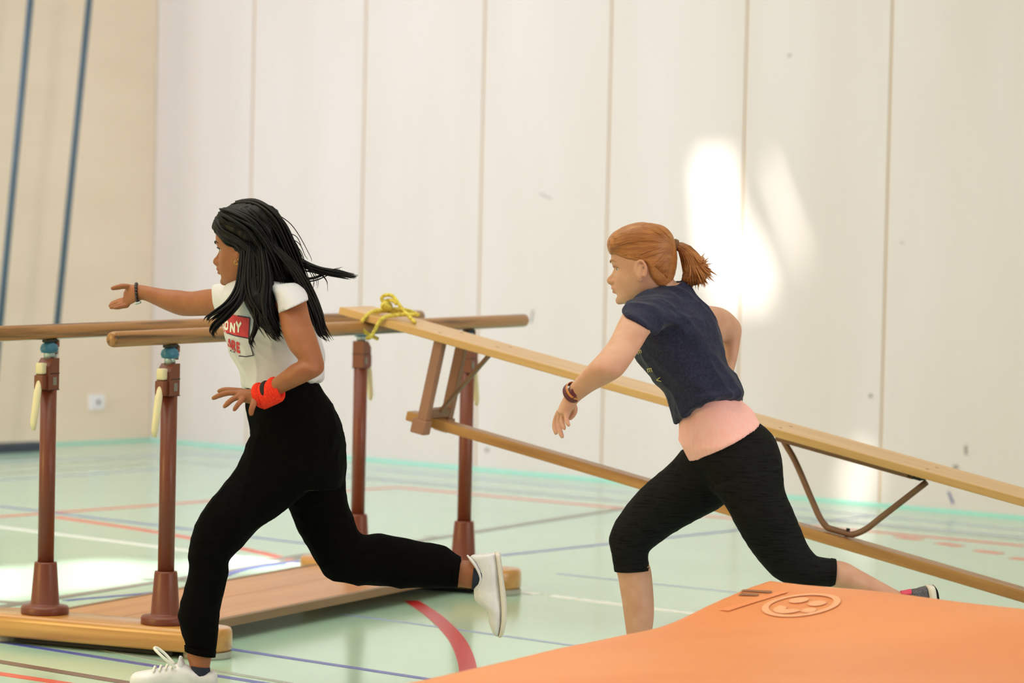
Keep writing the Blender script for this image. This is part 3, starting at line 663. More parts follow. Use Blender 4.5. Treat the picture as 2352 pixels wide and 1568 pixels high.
def headmat(px, py, Y, yaw, pit, tilt=0):
    return Matrix.Translation(P(px, py, Y)) @ Matrix.Rotation(math.pi-math.radians(yaw), 4, 'Z') @ Matrix.Rotation(math.radians(pit), 4, 'Y') @ Matrix.Rotation(math.radians(tilt), 4, 'X')
def strands(bm, guides, cnt, spread, r0, r1, n=5, m=7, jit=.35):
    """tapering hair locks; guides are centre lines (x, y, depth), all strands share the root and fan out"""
    g = np.array([list(P(*q)) for q in guides])
    for k in range(cnt):
        a = rng.normal(0, 1, 3)*spread; b = rng.normal(0, 1, 3)*spread*jit; ln = rng.uniform(.78, 1.04); q = []
        N = len(g)
        for i, p in enumerate(g):
            t = i/(N-1); q.append(p + a*(.35+.65*math.sin(min(1, t*1.5)*math.pi/2))*(1-.35*t) + b*t*t)
        c = catmull(q, m); c = c[:max(4, int(len(c)*min(1, ln)))]; L_ = len(c)
        rr = [r0*(min(1, (i+1)/3))*(1-(i/(L_-1))**2.2) + r1 for i in range(L_)]
        tube(bm, c, rr, n)

# ================================================================== the dark-haired runner
yL = 9.58
tL = thing('person', 'running person with flowing black hair, white printed t-shirt, black joggers and red wristband', 'person', Matrix.Translation((P(440, 1560, 9.52).x, 9.55, 0)))
MH1 = headmat(567, 569, 9.56, 22, 4)
legF = [(574, 1000, 752, 1090, 9.53, .10), (545, 1072, 690, 1146, 9.52, .10), (482, 1146, 612, 1200, 9.5, .088), (450, 1197, 584, 1225, 9.5, .08), (437, 1238, 558, 1257, 9.5, .074), (435, 1275, 529, 1286, 9.5, .068),
        (432, 1315, 526, 1318, 9.5, .064), (422, 1351, 516, 1362, 9.5, .062), (413, 1388, 507, 1400, 9.5, .06), (413, 1430, 501, 1443, 9.5, .056), (420, 1465, 498, 1478, 9.5, .048), (425, 1484, 496, 1497, 9.5, .040), (424, 1493, 494, 1508, 9.5, .043)]
legB = [(592, 1035, 790, 990, 9.63, .10), (615, 1085, 794, 1052, 9.64, .102), (656, 1150, 794, 1115, 9.66, .097), (682, 1207, 806, 1178, 9.67, .085), (712, 1268, 821, 1219, 9.68, .08), (748, 1320, 838, 1231, 9.69, .076), (792, 1339, 866, 1227, 9.69, .072),
        (850, 1344, 912, 1231, 9.7, .066), (920, 1349, 966, 1241, 9.7, .06), (990, 1351, 1017, 1254, 9.7, .053), (1033, 1349, 1042, 1272, 9.7, .043), (1050, 1348, 1058, 1279, 9.7, .046)]
pelL = [(562, 893, 727, 872, yL, .118), (564, 915, 748, 905, yL, .128), (568, 950, 772, 945, yL, .142), (573, 985, 788, 982, yL, .155), (579, 1018, 793, 1030, yL, .162), (600, 1072, 790, 1078, yL, .155), (640, 1120, 780, 1120, yL, .12)]
torL = [(545, 632, 640, 618, 9.58, .055), (520, 652, 668, 638, 9.58, .10), (508, 676, 696, 664, 9.58, .155), (506, 706, 714, 700, 9.58, .165), (512, 737, 726, 738, 9.58, .152), (519, 771, 736, 770, 9.58, .138), (531, 803, 742, 802, 9.58, .126),
        (546, 836, 744, 834, 9.58, .12), (555, 868, 744, 858, 9.58, .122), (560, 894, 745, 869, 9.58, .128)]
armLn = [(628, 690, 702, 684, 9.44, .05), (640, 722, 712, 728, 9.40, .05), (648, 762, 726, 770, 9.37, .049), (664, 800, 738, 808, 9.35, .046), (682, 822, 745, 842, 9.34, .043), (684, 830, 736, 860, 9.33, .042),
         (668, 838, 708, 875, 9.33, .04), (645, 856, 676, 890, 9.34, .036), (618, 876, 645, 905, 9.36, .031), (592, 893, 612, 926, 9.38, .026), (574, 895, 594, 928, 9.39, .026)]
armLf = [(540, 672, 540, 728, 9.72, .05), (490, 663, 490, 725, 9.78, .048), (440, 669, 440, 726, 9.84, .044), (411, 666, 412, 724, 9.87, .041), (384, 664, 382, 713, 9.89, .038), (357, 660, 355, 700, 9.91, .033), (331, 655, 329, 689, 9.93, .027), (316, 653, 313, 692, 9.94, .024)]
bm = NB()
L1 = head(bm, MH1, .99)
loft(bm, [(535, 610, 612, 600, 9.57, .052), (542, 640, 620, 630, 9.575, .05), (540, 665, 630, 655, 9.58, .058), (530, 690, 660, 690, 9.58, .08)])
loft(bm, torL, ins=.88); loft(bm, pelL, ins=.86); loft(bm, legF[:-2], ins=.8); loft(bm, legB[:-2], ins=.8)
loft(bm, armLn); loft(bm, armLf)
loft(bm, [(430, 1462, 488, 1470, 9.5, .036), (429, 1490, 488, 1500, 9.5, .032), (430, 1508, 485, 1514, 9.5, .031), (436, 1530, 482, 1536, 9.5, .031), (440, 1562, 486, 1568, 9.5, .03)])
limb(bm, [P(460, 1562, 9.5), P(400, 1566, 9.5), P(340, 1574, 9.5)], [.026, .026, .02])
loft(bm, [(1030, 1343, 1038, 1282, 9.7, .036), (1055, 1346, 1062, 1286, 9.7, .032), (1078, 1350, 1086, 1288, 9.7, .031), (1105, 1350, 1112, 1296, 9.7, .03), (1130, 1345, 1130, 1300, 9.7, .026)])
limb(bm, [P(1122, 1320, 9.7), P(1132, 1380, 9.7), P(1145, 1430, 9.7)], [.03, .026, .018])
# near hand, spread and reaching forward
loft(bm, [(592, 893, 606, 926, 9.385, .024), (574, 893, 586, 928, 9.39, .024), (556, 893, 564, 925, 9.395, .022), (544, 897, 550, 921, 9.40, .02)])
for pts, r in (([(556, 898, 9.42), (530, 895, 9.44), (514, 895, 9.455), (503, 898, 9.46)], .0078), ([(552, 902, 9.40), (525, 902, 9.41), (506, 907, 9.415), (490, 914, 9.42)], .0082),
               ([(550, 910, 9.385), (534, 917, 9.38), (523, 926, 9.38), (516, 933, 9.38)], .0080), ([(556, 918, 9.37), (548, 927, 9.36), (542, 935, 9.36), (538, 941, 9.36)], .0072), ([(586, 914, 9.37), (582, 928, 9.355), (578, 940, 9.35), (577, 950, 9.35)], .0090)):
    limb(bm, [P(*q) for q in pts], [r*1.15, r*1.05, r, r*.8], 12)
# far hand, palm up with the thumb on top
loft(bm, [(318, 655, 314, 692, 9.94, .024), (306, 653, 302, 698, 9.955, .024), (294, 657, 290, 702, 9.975, .021), (285, 668, 283, 703, 9.99, .016)])
for pts, r in (([(300, 660, 9.955), (285, 657, 9.95), (272, 659, 9.95), (259, 662, 9.95)], .0085), ([(288, 688, 9.99), (276, 690, 10.01), (265, 694, 10.02), (256, 697, 10.03)], .0076), ([(288, 694, 9.985), (274, 696, 10.0), (262, 699, 10.01), (253, 702, 10.02)], .0078),
               ([(289, 699, 9.975), (276, 701, 9.98), (264, 704, 9.985), (255, 706, 9.99)], .0075), ([(292, 702, 9.96), (280, 704, 9.96), (270, 706, 9.96), (263, 707, 9.96)], .0066)):
    limb(bm, [P(*q) for q in pts], [r*1.1, r*1.05, r, r*.8], 12)
bodyL = fused('body', bm, .0034, M_skd, tL, 3)
eyes(L1, .99, MH1, tL, M_irisd, M_browd, M_lipd)
# t-shirt
bm = NB(); loft(bm, torL, ins=1.0)
loft(bm, [(590, 640, 680, 650, 9.55, .08), (606, 650, 696, 664, 9.5, .085), (622, 668, 706, 682, 9.45, .074)])
loft(bm, [(600, 655, 690, 648, 9.5, .085), (625, 672, 704, 672, 9.45, .075), (637, 700, 710, 690, 9.415, .066), (640, 721, 706, 690, 9.40, .062)])
loft(bm, [(545, 655, 545, 735, 9.68, .085), (515, 651, 512, 733, 9.74, .07), (494, 652, 500, 728, 9.775, .062), (486, 658, 497, 722, 9.785, .058)])
fs1 = folds((.25, .1, 1), 12, .008, .3, 3); fs2 = folds((.8, 0, -.5), 18, .006, .25, 9)
shL = fused('t_shirt', bm, .0045, M_tee, tL, 12, lambda c: (fs1(c)+fs2(c))*max(.2, min(1, (1.13-c.z)/.1)))
tr = tree_of(shL)
redq = quads(512, 716, 62, 15, -2, 46, [(0, 0, 1, 1)]); redq = quads(512, 718, 61, 12, -1, 46, [(0, 0, .33, 1), (.33, 0, .66, 1), (.66, 0, 1, 1)])
stick('red_panel', redq, tr, M_red, tL, .0016)
for x, y, ch, w_, h_ in ((516.5, 736, 'O', 8, 20), (529, 740, 'N', 11, 22), (542, 738, 'Y', 12, 24)): stick('white_letter', stroke(x, y, w_, w_*.2, -1, h_, SEG[ch], .3), tr, M_whp, tL, .0034)
for x, y, ch in ((521.5, 777, 'A'), (531, 781, 'R'), (542, 785, 'E')): stick('red_letter', stroke(x, y, 9, 3, 1.5, 23, SEG[ch], .3), tr, M_red, tL, .0018)
def seg(x0, y0, x1, y1, wd_): 
    L = math.hypot(x1-x0, y1-y0); return stroke(x0, y0, x1-x0, y1-y0, -(y1-y0)/L, (x1-x0)/L, [(0, 0, 1, 0)], wd_)
def pline(pts, wd_):
    out = []
    for (a, b), (c, d) in zip(pts, pts[1:]):
        L = math.hypot(c-a, d-b); nx, ny = -(d-b)/L*wd_/2, (c-a)/L*wd_/2; k = max(1, int(L/6))
        for i in range(k):
            p0 = (a+(c-a)*i/k, b+(d-b)*i/k); p1_ = (a+(c-a)*(i+1)/k, b+(d-b)*(i+1)/k)
            out.append([(p0[0]+nx, p0[1]+ny), (p1_[0]+nx, p1_[1]+ny), (p1_[0]-nx, p1_[1]-ny), (p0[0]-nx, p0[1]-ny)])
    return out
stick('box_outline', pline([(574, 730), (571, 777), (582, 816), (564, 819), (548, 817)], 2.2) + pline([(571, 777), (540, 771), (517, 763)], 2.2) + pline([(574, 730), (545, 725)], 2.2), tr, M_nvp, tL, .0026)
stick('small_print', [[(x, y), (x+3, y), (x+3, y+2.4), (x, y+2.4)] for x, y in ((528, 804), (532, 806), (536, 807))], tr, M_nvp, tL, .002)
# joggers
bm = NB(); loft(bm, pelL); loft(bm, legF); loft(bm, legB)
fj = folds((.3, .2, 1), 9, .005, .5, 1); fj2 = folds((1, 0, .2), 24, .002, .4, 6)
joL = fused('joggers', bm, .0055, M_blk, tL, 16, lambda c: fj(c)+fj2(c))
bm = NB(); loft(bm, [(561, 897, 729, 876, yL, .121), (563, 912, 742, 896, yL, .128)], m=3); obj('waistband', bm, M_blk, tL, None, True)
bm = NB(); loft(bm, [(422, 1480, 498, 1494, 9.5, .044), (423, 1494, 495, 1509, 9.5, .045)], m=3); loft(bm, [(1036, 1350, 1043, 1270, 9.7, .046), (1051, 1349, 1059, 1278, 9.7, .047)], m=3)
cufL = None
bm.free()
for rg in ([(423, 1481, 497, 1495, 9.5, .044), (424, 1494, 495, 1509, 9.5, .0455)], [(1038, 1350, 1045, 1271, 9.7, .046), (1051, 1349, 1059, 1278, 9.7, .0475)]):
    bm = NB(); loft(bm, rg, m=3); obj('ankle_cuff', bm, M_blk, joL, None, True)
# socks and shoes
def shoe(rings, soler, opening, parent, mu, ms, name='shoe'):
    bm = NB(); loft(bm, rings, sq=2.4); s = fused(name, bm, .0032, mu, parent, 3, folds((0, 0, 1), 60, .0008, .6, 2))
    bm = NB(); loft(bm, soler, sq=3.2); obj('sole', bm, ms, s, None, True); return s
bm = NB(); loft(bm, [(437, 1526, 482, 1532, 9.5, .036), (438, 1540, 484, 1546, 9.5, .036), (440, 1556, 486, 1562, 9.5, .036)]); obj('sock', bm, M_sock, tL, None, True)
bm = NB(); loft(bm, [(1083, 1354, 1089, 1292, 9.7, .034), (1092, 1352, 1099, 1294, 9.7, .036), (1110, 1352, 1114, 1296, 9.7, .036)]); obj('sock', bm, M_sock, tL, None, True)
s1 = shoe([(299, 1556, 300, 1578, 9.5, .018), (308, 1545, 308, 1580, 9.5, .034), (330, 1540, 330, 1581, 9.5, .044), (362, 1535, 362, 1581, 9.5, .047), (392, 1528, 392, 1581, 9.5, .044), (418, 1524, 420, 1581, 9.5, .041), (445, 1533, 448, 1581, 9.5, .040), (472, 1540, 474, 1581, 9.5, .038), (490, 1541, 492, 1580, 9.5, .033), (498, 1545, 500, 1578, 9.5, .02)],
          [(296, 1575, 297, 1587, 9.5, .02), (306, 1573, 306, 1589, 9.5, .037), (340, 1574, 340, 1590, 9.5, .048), (400, 1575, 400, 1591, 9.5, .044), (460, 1576, 460, 1591, 9.5, .043), (495, 1575, 495, 1591, 9.5, .036), (503, 1575, 503, 1590, 9.5, .02)], None, tL, M_shoe, M_sole)
bm = NB(); loft(bm, [(404, 1533, 424, 1538, 9.5, .026), (408, 1520, 426, 1530, 9.5, .028), (412, 1506, 420, 1512, 9.5, .022)]); obj('tongue', bm, M_shoe, s1, None, True)
bm = NB(); limb(bm, [P(402, 1532, 9.46), P(385, 1518, 9.45), (P(368, 1503, 9.45)), P(355, 1489, 9.46), P(362, 1488, 9.47), P(380, 1502, 9.47), P(398, 1522, 9.465)], [.0042]*7, 8)
obj('shoe_lace', bm, M_lace, s1, None, True)
for k in range(4):
    bm = NB(); x = 352+k*14; limb(bm, [P(x, 1541-k*2.2, 9.465), P(x+4, 1530-k*1.8, 9.5), P(x+7, 1537-k*1.8, 9.535)], [.0034]*3, 8); obj('shoe_lace', bm, M_lace, s1, None, True)
s2 = shoe([(1139, 1268, 1112, 1272, 9.7, .018), (1143, 1275, 1080, 1278, 9.7, .032), (1147, 1305, 1092, 1312, 9.7, .037), (1151, 1340, 1088, 1356, 9.7, .040), (1154, 1372, 1093, 1380, 9.7, .043), (1155, 1400, 1118, 1400, 9.7, .046), (1153, 1430, 1124, 1430, 9.7, .043), (1149, 1450, 1130, 1450, 9.7, .033), (1145, 1460, 1138, 1460, 9.7, .018)],
          [(1148, 1268, 1136, 1268, 9.7, .02), (1151, 1280, 1139, 1280, 9.7, .034), (1157, 1330, 1145, 1330, 9.7, .041), (1164, 1385, 1150, 1385, 9.7, .046), (1163, 1425, 1150, 1425, 9.7, .047), (1157, 1455, 1146, 1452, 9.7, .034), (1151, 1463, 1143, 1461, 9.7, .018)], None, tL, M_shoe, M_sole)
bm = NB(); limb(bm, [P(1074, 1276, 9.69), P(1084, 1288, 9.67), P(1096, 1306, 9.665), P(1104, 1330, 9.665), P(1096, 1352, 9.67)], [.003, .0045, .004, .0035, .003], 8); obj('collar_edge', bm, M_shoe, s2, None, True)
for k in range(3):
    bm = NB(); y = 1368+k*9; limb(bm, [P(1103+k*5, y, 9.665), P(1092+k*6, y+1, 9.7), P(1100+k*6, y+4, 9.735)], [.0032]*3, 8); obj('shoe_lace', bm, M_lace, s2, None, True)
# wristband, bracelet, earrings
bm = NB()
def torus_ring(bm, c, ax, R1, R2, r, n=30, k=10, flat=1.0):
    ax = V(ax).normalized(); u = ax.orthogonal().normalized() if abs(ax.y) > .9 else (V((0, 1, 0))-ax*ax.y).normalized(); v_ = ax.cross(u); rr = []
    for i in range(n):
        t = 2*math.pi*i/n; o = u*math.cos(t)*R1 + v_*math.sin(t)*R2; e = o.normalized()
        rr.append([bm.verts.new(c + o + (e*math.cos(2*math.pi*j/k)*flat + ax*math.sin(2*math.pi*j/k))*r) for j in range(k)])
    for i in range(n):
        a, b = rr[i], rr[(i+1) % n]
        for j in range(k): bm.faces.new((a[j], b[j], b[(j+1) % k], a[(j+1) % k]))
axb = P(588, 911, 9.39)-P(638, 893, 9.36)
wb_ = []
for i, (x, y, m_, nm) in enumerate(((599, 908, M_band, 'wristband'), (616, 901, M_bandk, 'stripe'), (633, 895, M_band, 'fold'))):
    bm = NB(); torus_ring(bm, P(x, y, 9.374-.012*(i-1)), axb, .027, .0285 if i != 1 else .0275, .0125 if i != 1 else .010, 36, 12, .75)
    o = obj(nm, bm, m_, tL if i == 0 else wb_[0], None, True); wb_.append(o)
bm = NB(); loft(bm, [(588, 884, 606, 940, 9.385, .035), (596, 881, 613, 938, 9.38, .036), (622, 872, 640, 926, 9.365, .036), (632, 870, 648, 920, 9.36, .035)], m=3); obj('sleeve', bm, M_band, wb_[0], None, True)
cb, ab = P(315, 673, 9.94), P(325, 673, 9.94)-P(310, 675, 9.95); u = V((0, 1, 0)); v_ = V((0, 0, 1))
br = []
for k in range(20):
    t = 2*math.pi*k/20; c = cb + u*math.cos(t)*.027 + v_*math.sin(t)*.0275 - V((.003, 0, 0))*math.sin(t)
    bm = NB(); bmesh.ops.create_uvsphere(bm, u_segments=10, v_segments=7, radius=.0052, matrix=Matrix.Translation(c)); br.append(bm)
bm = br[0]; bl = obj('bracelet', bm, M_bead, tL, None, True)
for b_ in br[1:]: obj('bead', b_, M_bead, bl, None, True)
bm = NB(); limb(bm, [P(312, 697, 9.915), P(322, 694, 9.912)], [.0035, .0035], 8); obj('clasp', bm, M_steel, bl, None, True)
bm = NB(); torus_ring(bm, L1(-.004, .0795, -.042), (0, 1, .1), .0045, .0055, .0012, 20, 8); obj('earring', bm, M_gold, tL, None, True)
bm = NB(); bmesh.ops.create_uvsphere(bm, u_segments=10, v_segments=8, radius=.0025, matrix=Matrix.Translation(L1(-.012, .082, -.034))); obj('earring', bm, M_gold, tL, None, True)
# long hair
bm = NB()
loft(bm, [(535, 471, 588, 469, 9.565, .04), (506, 484, 622, 484, 9.56, .075), (495, 504, 640, 508, 9.56, .09), (496, 524, 650, 530, 9.56, .096), (512, 545, 662, 552, 9.56, .10), (540, 562, 674, 580, 9.56, .10), (556, 595, 686, 610, 9.56, .10), (562, 630, 696, 640, 9.56, .096), (568, 660, 698, 668, 9.58, .07), (580, 700, 690, 700, 9.57, .05)])
loft(bm, [(548, 575, 600, 570, 9.50, .03), (551, 610, 612, 605, 9.475, .036), (552, 645, 622, 645, 9.45, .038), (556, 680, 634, 690, 9.425, .034), (572, 715, 640, 730, 9.41, .028), (592, 745, 644, 760, 9.395, .022), (622, 768, 645, 776, 9.39, .01)])
scalp(bm, MH1, hairline([(-.12, -.03), (-.05, -.022), (-.02, -.012), (.0, .004), (.02, .036), (.04, .062), (.056, .085), (.064, .2)]), .014)
hcap = fused('hair', bm, .0045, M_hairb, tL, 3, folds((.3, 0, 1), 40, .003, .15, 4))
bm = NB()
ST = [([(510, 486, 9.5), (545, 500, 9.47), (590, 530, 9.46), (625, 590, 9.46), (650, 650, 9.46)], 46, .016, .0042),
      ([(498, 505, 9.53), (520, 535, 9.49), (560, 560, 9.47), (600, 600, 9.45), (620, 660, 9.43), (630, 700, 9.41)], 40, .012, .0042),
      ([(540, 470, 9.58), (590, 474, 9.53), (635, 510, 9.5), (665, 570, 9.5), (690, 630, 9.5), (705, 670, 9.5)], 50, .014, .0042),
      ([(560, 560, 9.47), (556, 620, 9.44), (550, 660, 9.42), (530, 692, 9.40), (500, 715, 9.39), (482, 728, 9.39), (477, 737, 9.39)], 26, .007, .0036),
      ([(565, 580, 9.46), (560, 650, 9.42), (548, 690, 9.40), (520, 725, 9.39), (496, 748, 9.385), (489, 763, 9.385), (494, 771, 9.385)], 22, .007, .0034),
      ([(580, 560, 9.46), (585, 640, 9.42), (590, 700, 9.395), (587, 750, 9.385), (577, 780, 9.385), (584, 796, 9.385)], 18, .005, .0034),
      ([(600, 560, 9.46), (610, 640, 9.42), (606, 690, 9.40), (612, 730, 9.385), (630, 762, 9.375), (643, 778, 9.37)], 40, .014, .004),
      ([(575, 560, 9.46), (570, 630, 9.43), (575, 680, 9.41), (598, 720, 9.395), (622, 755, 9.385), (642, 776, 9.38)], 30, .010, .004),
      ([(640, 560, 9.5), (680, 620, 9.5), (710, 680, 9.5), (728, 725, 9.5), (738, 755, 9.5), (757, 783, 9.5)], 40, .011, .004),
      ([(620, 560, 9.47), (665, 610, 9.45), (695, 660, 9.47), (722, 720, 9.49), (736, 765, 9.49), (750, 778, 9.49)], 26, .010, .004),
      ([(650, 560, 9.52), (690, 598, 9.53), (730, 618, 9.55), (775, 626, 9.57), (800, 632, 9.58), (823, 634, 9.59)], 16, .006, .0032),
      ([(640, 570, 9.5), (690, 605, 9.51), (740, 624, 9.53), (790, 634, 9.55), (812, 637, 9.56)], 14, .006, .003),
      ([(680, 640, 9.5), (720, 640, 9.52), (760, 624, 9.54), (786, 617, 9.55)], 5, .003, .002),
      ([(600, 480, 9.55), (650, 520, 9.55), (690, 590, 9.54), (697, 610, 9.54)], 7, .012, .0011),
      ([(640, 540, 9.5), (680, 560, 9.5), (694, 590, 9.5), (700, 600, 9.5)], 6, .010, .001),
      ([(690, 620, 9.5), (735, 630, 9.52), (752, 645, 9.52), (755, 668, 9.52)], 4, .004, .0009),
      ([(700, 600, 9.5), (725, 640, 9.5), (722, 668, 9.5)], 4, .006, .0009),
      ([(505, 490, 9.55), (540, 466, 9.57), (590, 464, 9.57), (640, 500, 9.55)], 8, .004, .0010),
      ([(500, 530, 9.5), (520, 552, 9.475), (545, 562, 9.47), (560, 590, 9.455), (562, 640, 9.43)], 16, .005, .0032)]
for g, c, sp, r in ST: strands(bm, g, c, sp, r, .0004)
tree = tree_of(hcap)
for k in range(110):
    a = rng.uniform(0, 1)
    if k % 2: px0 = (497+70*a, 506-34*a); px1 = (575+75*rng.uniform(0, 1), 610); bw = (22, -14)
    else: px0 = (500+40*a, 520+36*a); px1 = (560+60*a+rng.uniform(-8, 8), 632); bw = (14, -20)
    px = [(px0[0]+(px1[0]-px0[0])*t_+bw[0]*math.sin(math.pi*t_), px0[1]+(px1[1]-px0[1])*t_+bw[1]*math.sin(math.pi*t_)) for t_ in [i/9 for i in range(10)]]
    q = drape(tree, px, rng.uniform(-.001, .002))
    if len(q) < 6: continue
    c = catmull(q, 4); L_ = len(c); tube(bm, c, [.0026*min(1, (i+1)/5)+.0003 for i in range(L_)], 5)
o = obj('hair_locks', bm, M_hairb, tL, None, True, kind='stuff')

# ================================================================== the red-haired runner
tR = thing('person', 'running person with red ponytail, navy top over salmon vest and black leggings', 'person', Matrix.Translation((P(1470, 1580, 9.68).x, 9.6, 0)))
MH2 = headmat(1478, 611, 9.58, 17, 5)
torR = [(1500, 662, 1578, 644, 9.60, .056), (1480, 684, 1598, 676, 9.60, .10), (1455, 715, 1625, 706, 9.60, .15), (1448, 745, 1643, 735, 9.60, .168), (1450, 780, 1653, 770, 9.6, .165), (1460, 814, 1662, 808, 9.6, .155), (1479, 843, 1672, 838, 9.6, .147), (1505, 880, 1689, 860, 9.6, .142),
        (1528, 905, 1701, 884, 9.6, .142)]
torR2 = torR + [(1539, 945, 1707, 904, 9.6, .152, .03), (1547, 978, 1702, 921, 9.6, .158, .05)]
tank = [(1545, 895, 1690, 880, 9.6, .105), (1556, 950, 1703, 918, 9.6, .12), (1559, 1000, 1727, 944, 9.6, .133), (1570, 1036, 1740, 962, 9.6, .142), (1583, 1060, 1746, 972, 9.6, .15)]
pelR = [(1572, 1022, 1738, 966, 9.6, .132), (1580, 1050, 1772, 995, 9.6, .146), (1598, 1083, 1792, 1036, 9.6, .156), (1625, 1118, 1798, 1080, 9.6, .15), (1660, 1148, 1800, 1118, 9.6, .12)]
lgF = [(1567, 1030, 1705, 1115, 9.67, .10), (1535, 1067, 1662, 1160, 9.68, .095), (1476, 1117, 1600, 1194, 9.69, .085), (1440, 1158, 1544, 1226, 9.7, .075), (1413, 1197, 1505, 1254, 9.7, .066), (1398, 1236, 1490, 1268, 9.7, .06), (1403, 1265, 1489, 1284, 9.7, .057), (1411, 1312, 1494, 1308, 9.7, .055)]
lgB = [(1630, 1120, 1798, 1062, 9.54, .10), (1664, 1160, 1803, 1126, 9.53, .095), (1690, 1207, 1822, 1171, 9.52, .085), (1714, 1248, 1841, 1217, 9.52, .075), (1745, 1290, 1858, 1255, 9.52, .068), (1785, 1330, 1876, 1276, 9.52, .062), (1840, 1348, 1897, 1281, 9.52, .056), (1914, 1346, 1919, 1283, 9.52, .053)]
armRn = [(1452, 692, 1530, 745, 9.46, .058), (1428, 724, 1496, 762, 9.38, .05), (1401, 779, 1474, 795, 9.30, .046), (1381, 806, 1454, 826, 9.25, .043), (1356, 833, 1429, 860, 9.22, .041), (1333, 858, 1400, 879, 9.24, .038), (1320, 873, 1366, 896, 9.26, .034), (1310, 884, 1338, 915, 9.28, .028), (1301, 897, 1325, 927, 9.30, .025)]
armRf = [(1585, 700, 1595, 782, 9.76, .052), (1640, 703, 1645, 784, 9.84, .049), (1674, 715, 1660, 786, 9.89, .046), (1702, 748, 1660, 792, 9.92, .043), (1700, 786, 1662, 802, 9.92, .040), (1693, 822, 1664, 826, 9.90, .036), (1686, 852, 1655, 850, 9.87, .032), (1676, 885, 1648, 878, 9.84, .026), (1668, 905, 1642, 895, 9.82, .026), (1655, 928, 1630, 915, 9.81, .024)]
bm = NB()
L2 = head(bm, MH2, 1.0, 1.4, .9)
loft(bm, [(1466, 640, 1536, 622, 9.58, .052), (1476, 664, 1548, 642, 9.585, .05), (1490, 684, 1566, 660, 9.59, .056), (1490, 705, 1590, 690, 9.6, .085)])
loft(bm, torR, ins=.86); loft(bm, tank, ins=.86); loft(bm, pelR, ins=.88); loft(bm, lgF, ins=.86); loft(bm, lgB, ins=.86)
loft(bm, armRn); loft(bm, armRf)
loft(bm, [(1406, 1285, 1489, 1290, 9.7, .05), (1417, 1316, 1496, 1312, 9.7, .051), (1424, 1352, 1501, 1364, 9.7, .051), (1432, 1405, 1502, 1415, 9.7, .047), (1440, 1465, 1494, 1474, 9.7, .038), (1447, 1520, 1486, 1524, 9.7, .029), (1448, 1545, 1490, 1550, 9.7, .03), (1448, 1560, 1490, 1566, 9.7, .03)])
limb(bm, [P(1462, 1560, 9.7), P(1410, 1566, 9.7), P(1370, 1570, 9.7)], [.026, .026, .02])
loft(bm, [(1890, 1344, 1898, 1286, 9.52, .048), (1932, 1352, 1940, 1290, 9.52, .05), (1975, 1366, 1984, 1313, 9.52, .044), (2028, 1388, 2044, 1346, 9.52, .034), (2068, 1404, 2088, 1370, 9.52, .028), (2098, 1418, 2116, 1385, 9.52, .026)])
limb(bm, [P(2106, 1398, 9.52), P(2110, 1440, 9.52), P(2116, 1480, 9.52)], [.027, .024, .018])
# near hand hanging loose
loft(bm, [(1303, 895, 1327, 925, 9.30, .024), (1294, 912, 1320, 934, 9.305, .029), (1285, 930, 1312, 946, 9.315, .035), (1279, 946, 1306, 956, 9.32, .037)])
for pts, r in (([(1284, 946, 9.345), (1276, 964, 9.35), (1274, 980, 9.345), (1277, 994, 9.335)], .0078), ([(1288, 950, 9.325), (1283, 970, 9.325), (1285, 986, 9.315), (1291, 1002, 9.305)], .0082), ([(1295, 951, 9.305), (1291, 964, 9.30), (1292, 974, 9.29), (1296, 983, 9.28)], .0078), ([(1302, 949, 9.288), (1301, 960, 9.28), (1303, 969, 9.27), (1306, 976, 9.265)], .007), ([(1315, 926, 9.33), (1320, 940, 9.345), (1316, 952, 9.35), (1310, 960, 9.35)], .0088)):
    limb(bm, [P(*q) for q in pts], [r*1.15, r*1.05, r, r*.8], 12)
for pts, r in (([(1650, 918, 9.80), (1640, 940, 9.80), (1634, 956, 9.80)], .008), ([(1644, 916, 9.82), (1632, 938, 9.82), (1626, 954, 9.82)], .008), ([(1638, 912, 9.835), (1625, 930, 9.84), (1618, 944, 9.84)], .0078), ([(1634, 908, 9.85), (1620, 922, 9.855), (1612, 932, 9.855)], .007), ([(1655, 905, 9.79), (1650, 925, 9.77), (1642, 938, 9.765)], .009)):
    limb(bm, [P(*q) for q in pts], [r*1.1, r, r*.8], 12)
bodyR = fused('body', bm, .0034, M_skl, tR, 3)
eyes(L2, 1.0, MH2, tR, M_irisl, M_browl, M_lipl)
bm = NB(); loft(bm, torR2)
loft(bm, [(1522, 655, 1596, 705, 9.57, .075), (1490, 667, 1566, 730, 9.525, .088), (1458, 684, 1530, 752, 9.465, .078), (1440, 700, 1512, 760, 9.42, .066)])
loft(bm, [(1500, 680, 1580, 745, 9.52, .10), (1462, 684, 1535, 752, 9.455, .078), (1438, 701, 1512, 762, 9.41, .067), (1428, 716, 1499, 764, 9.39, .063)])
loft(bm, [(1540, 690, 1560, 790, 9.68, .09), (1580, 694, 1590, 790, 9.75, .07), (1618, 700, 1622, 786, 9.80, .058)])
fn1 = folds((.72, 0, -.7), 14, .008, .14, 2); fn2 = folds((.9, .1, .1), 22, .003, .25, 8)
shR = fused('navy_top', bm, .0045, M_navy, tR, 12, lambda c: fn1(c)+fn2(c))
tr = tree_of(shR)
stick('yellow_letter', stroke(1463, 806, 2.5, 9, 9, -4, SEG['E'], .16), tr, M_yel, tR, .002)
stick('yellow_letter', stroke(1485, 846, 3, 11, 11, -2, SEG['E'], .16), tr, M_yel, tR, .002)
stick('yellow_letter', stroke(1506, 868, 3, 10, 10, -2, [(.05, 1, .5, 0), (.5, 0, .95, 1)], .16), tr, M_yel, tR, .002)
bm = NB(); loft(bm, tank); ft = folds((.85, 0, .42), 14, .005, .16, 5)
tkR = fused('salmon_vest', bm, .0045, M_salm, tR, 3, ft)
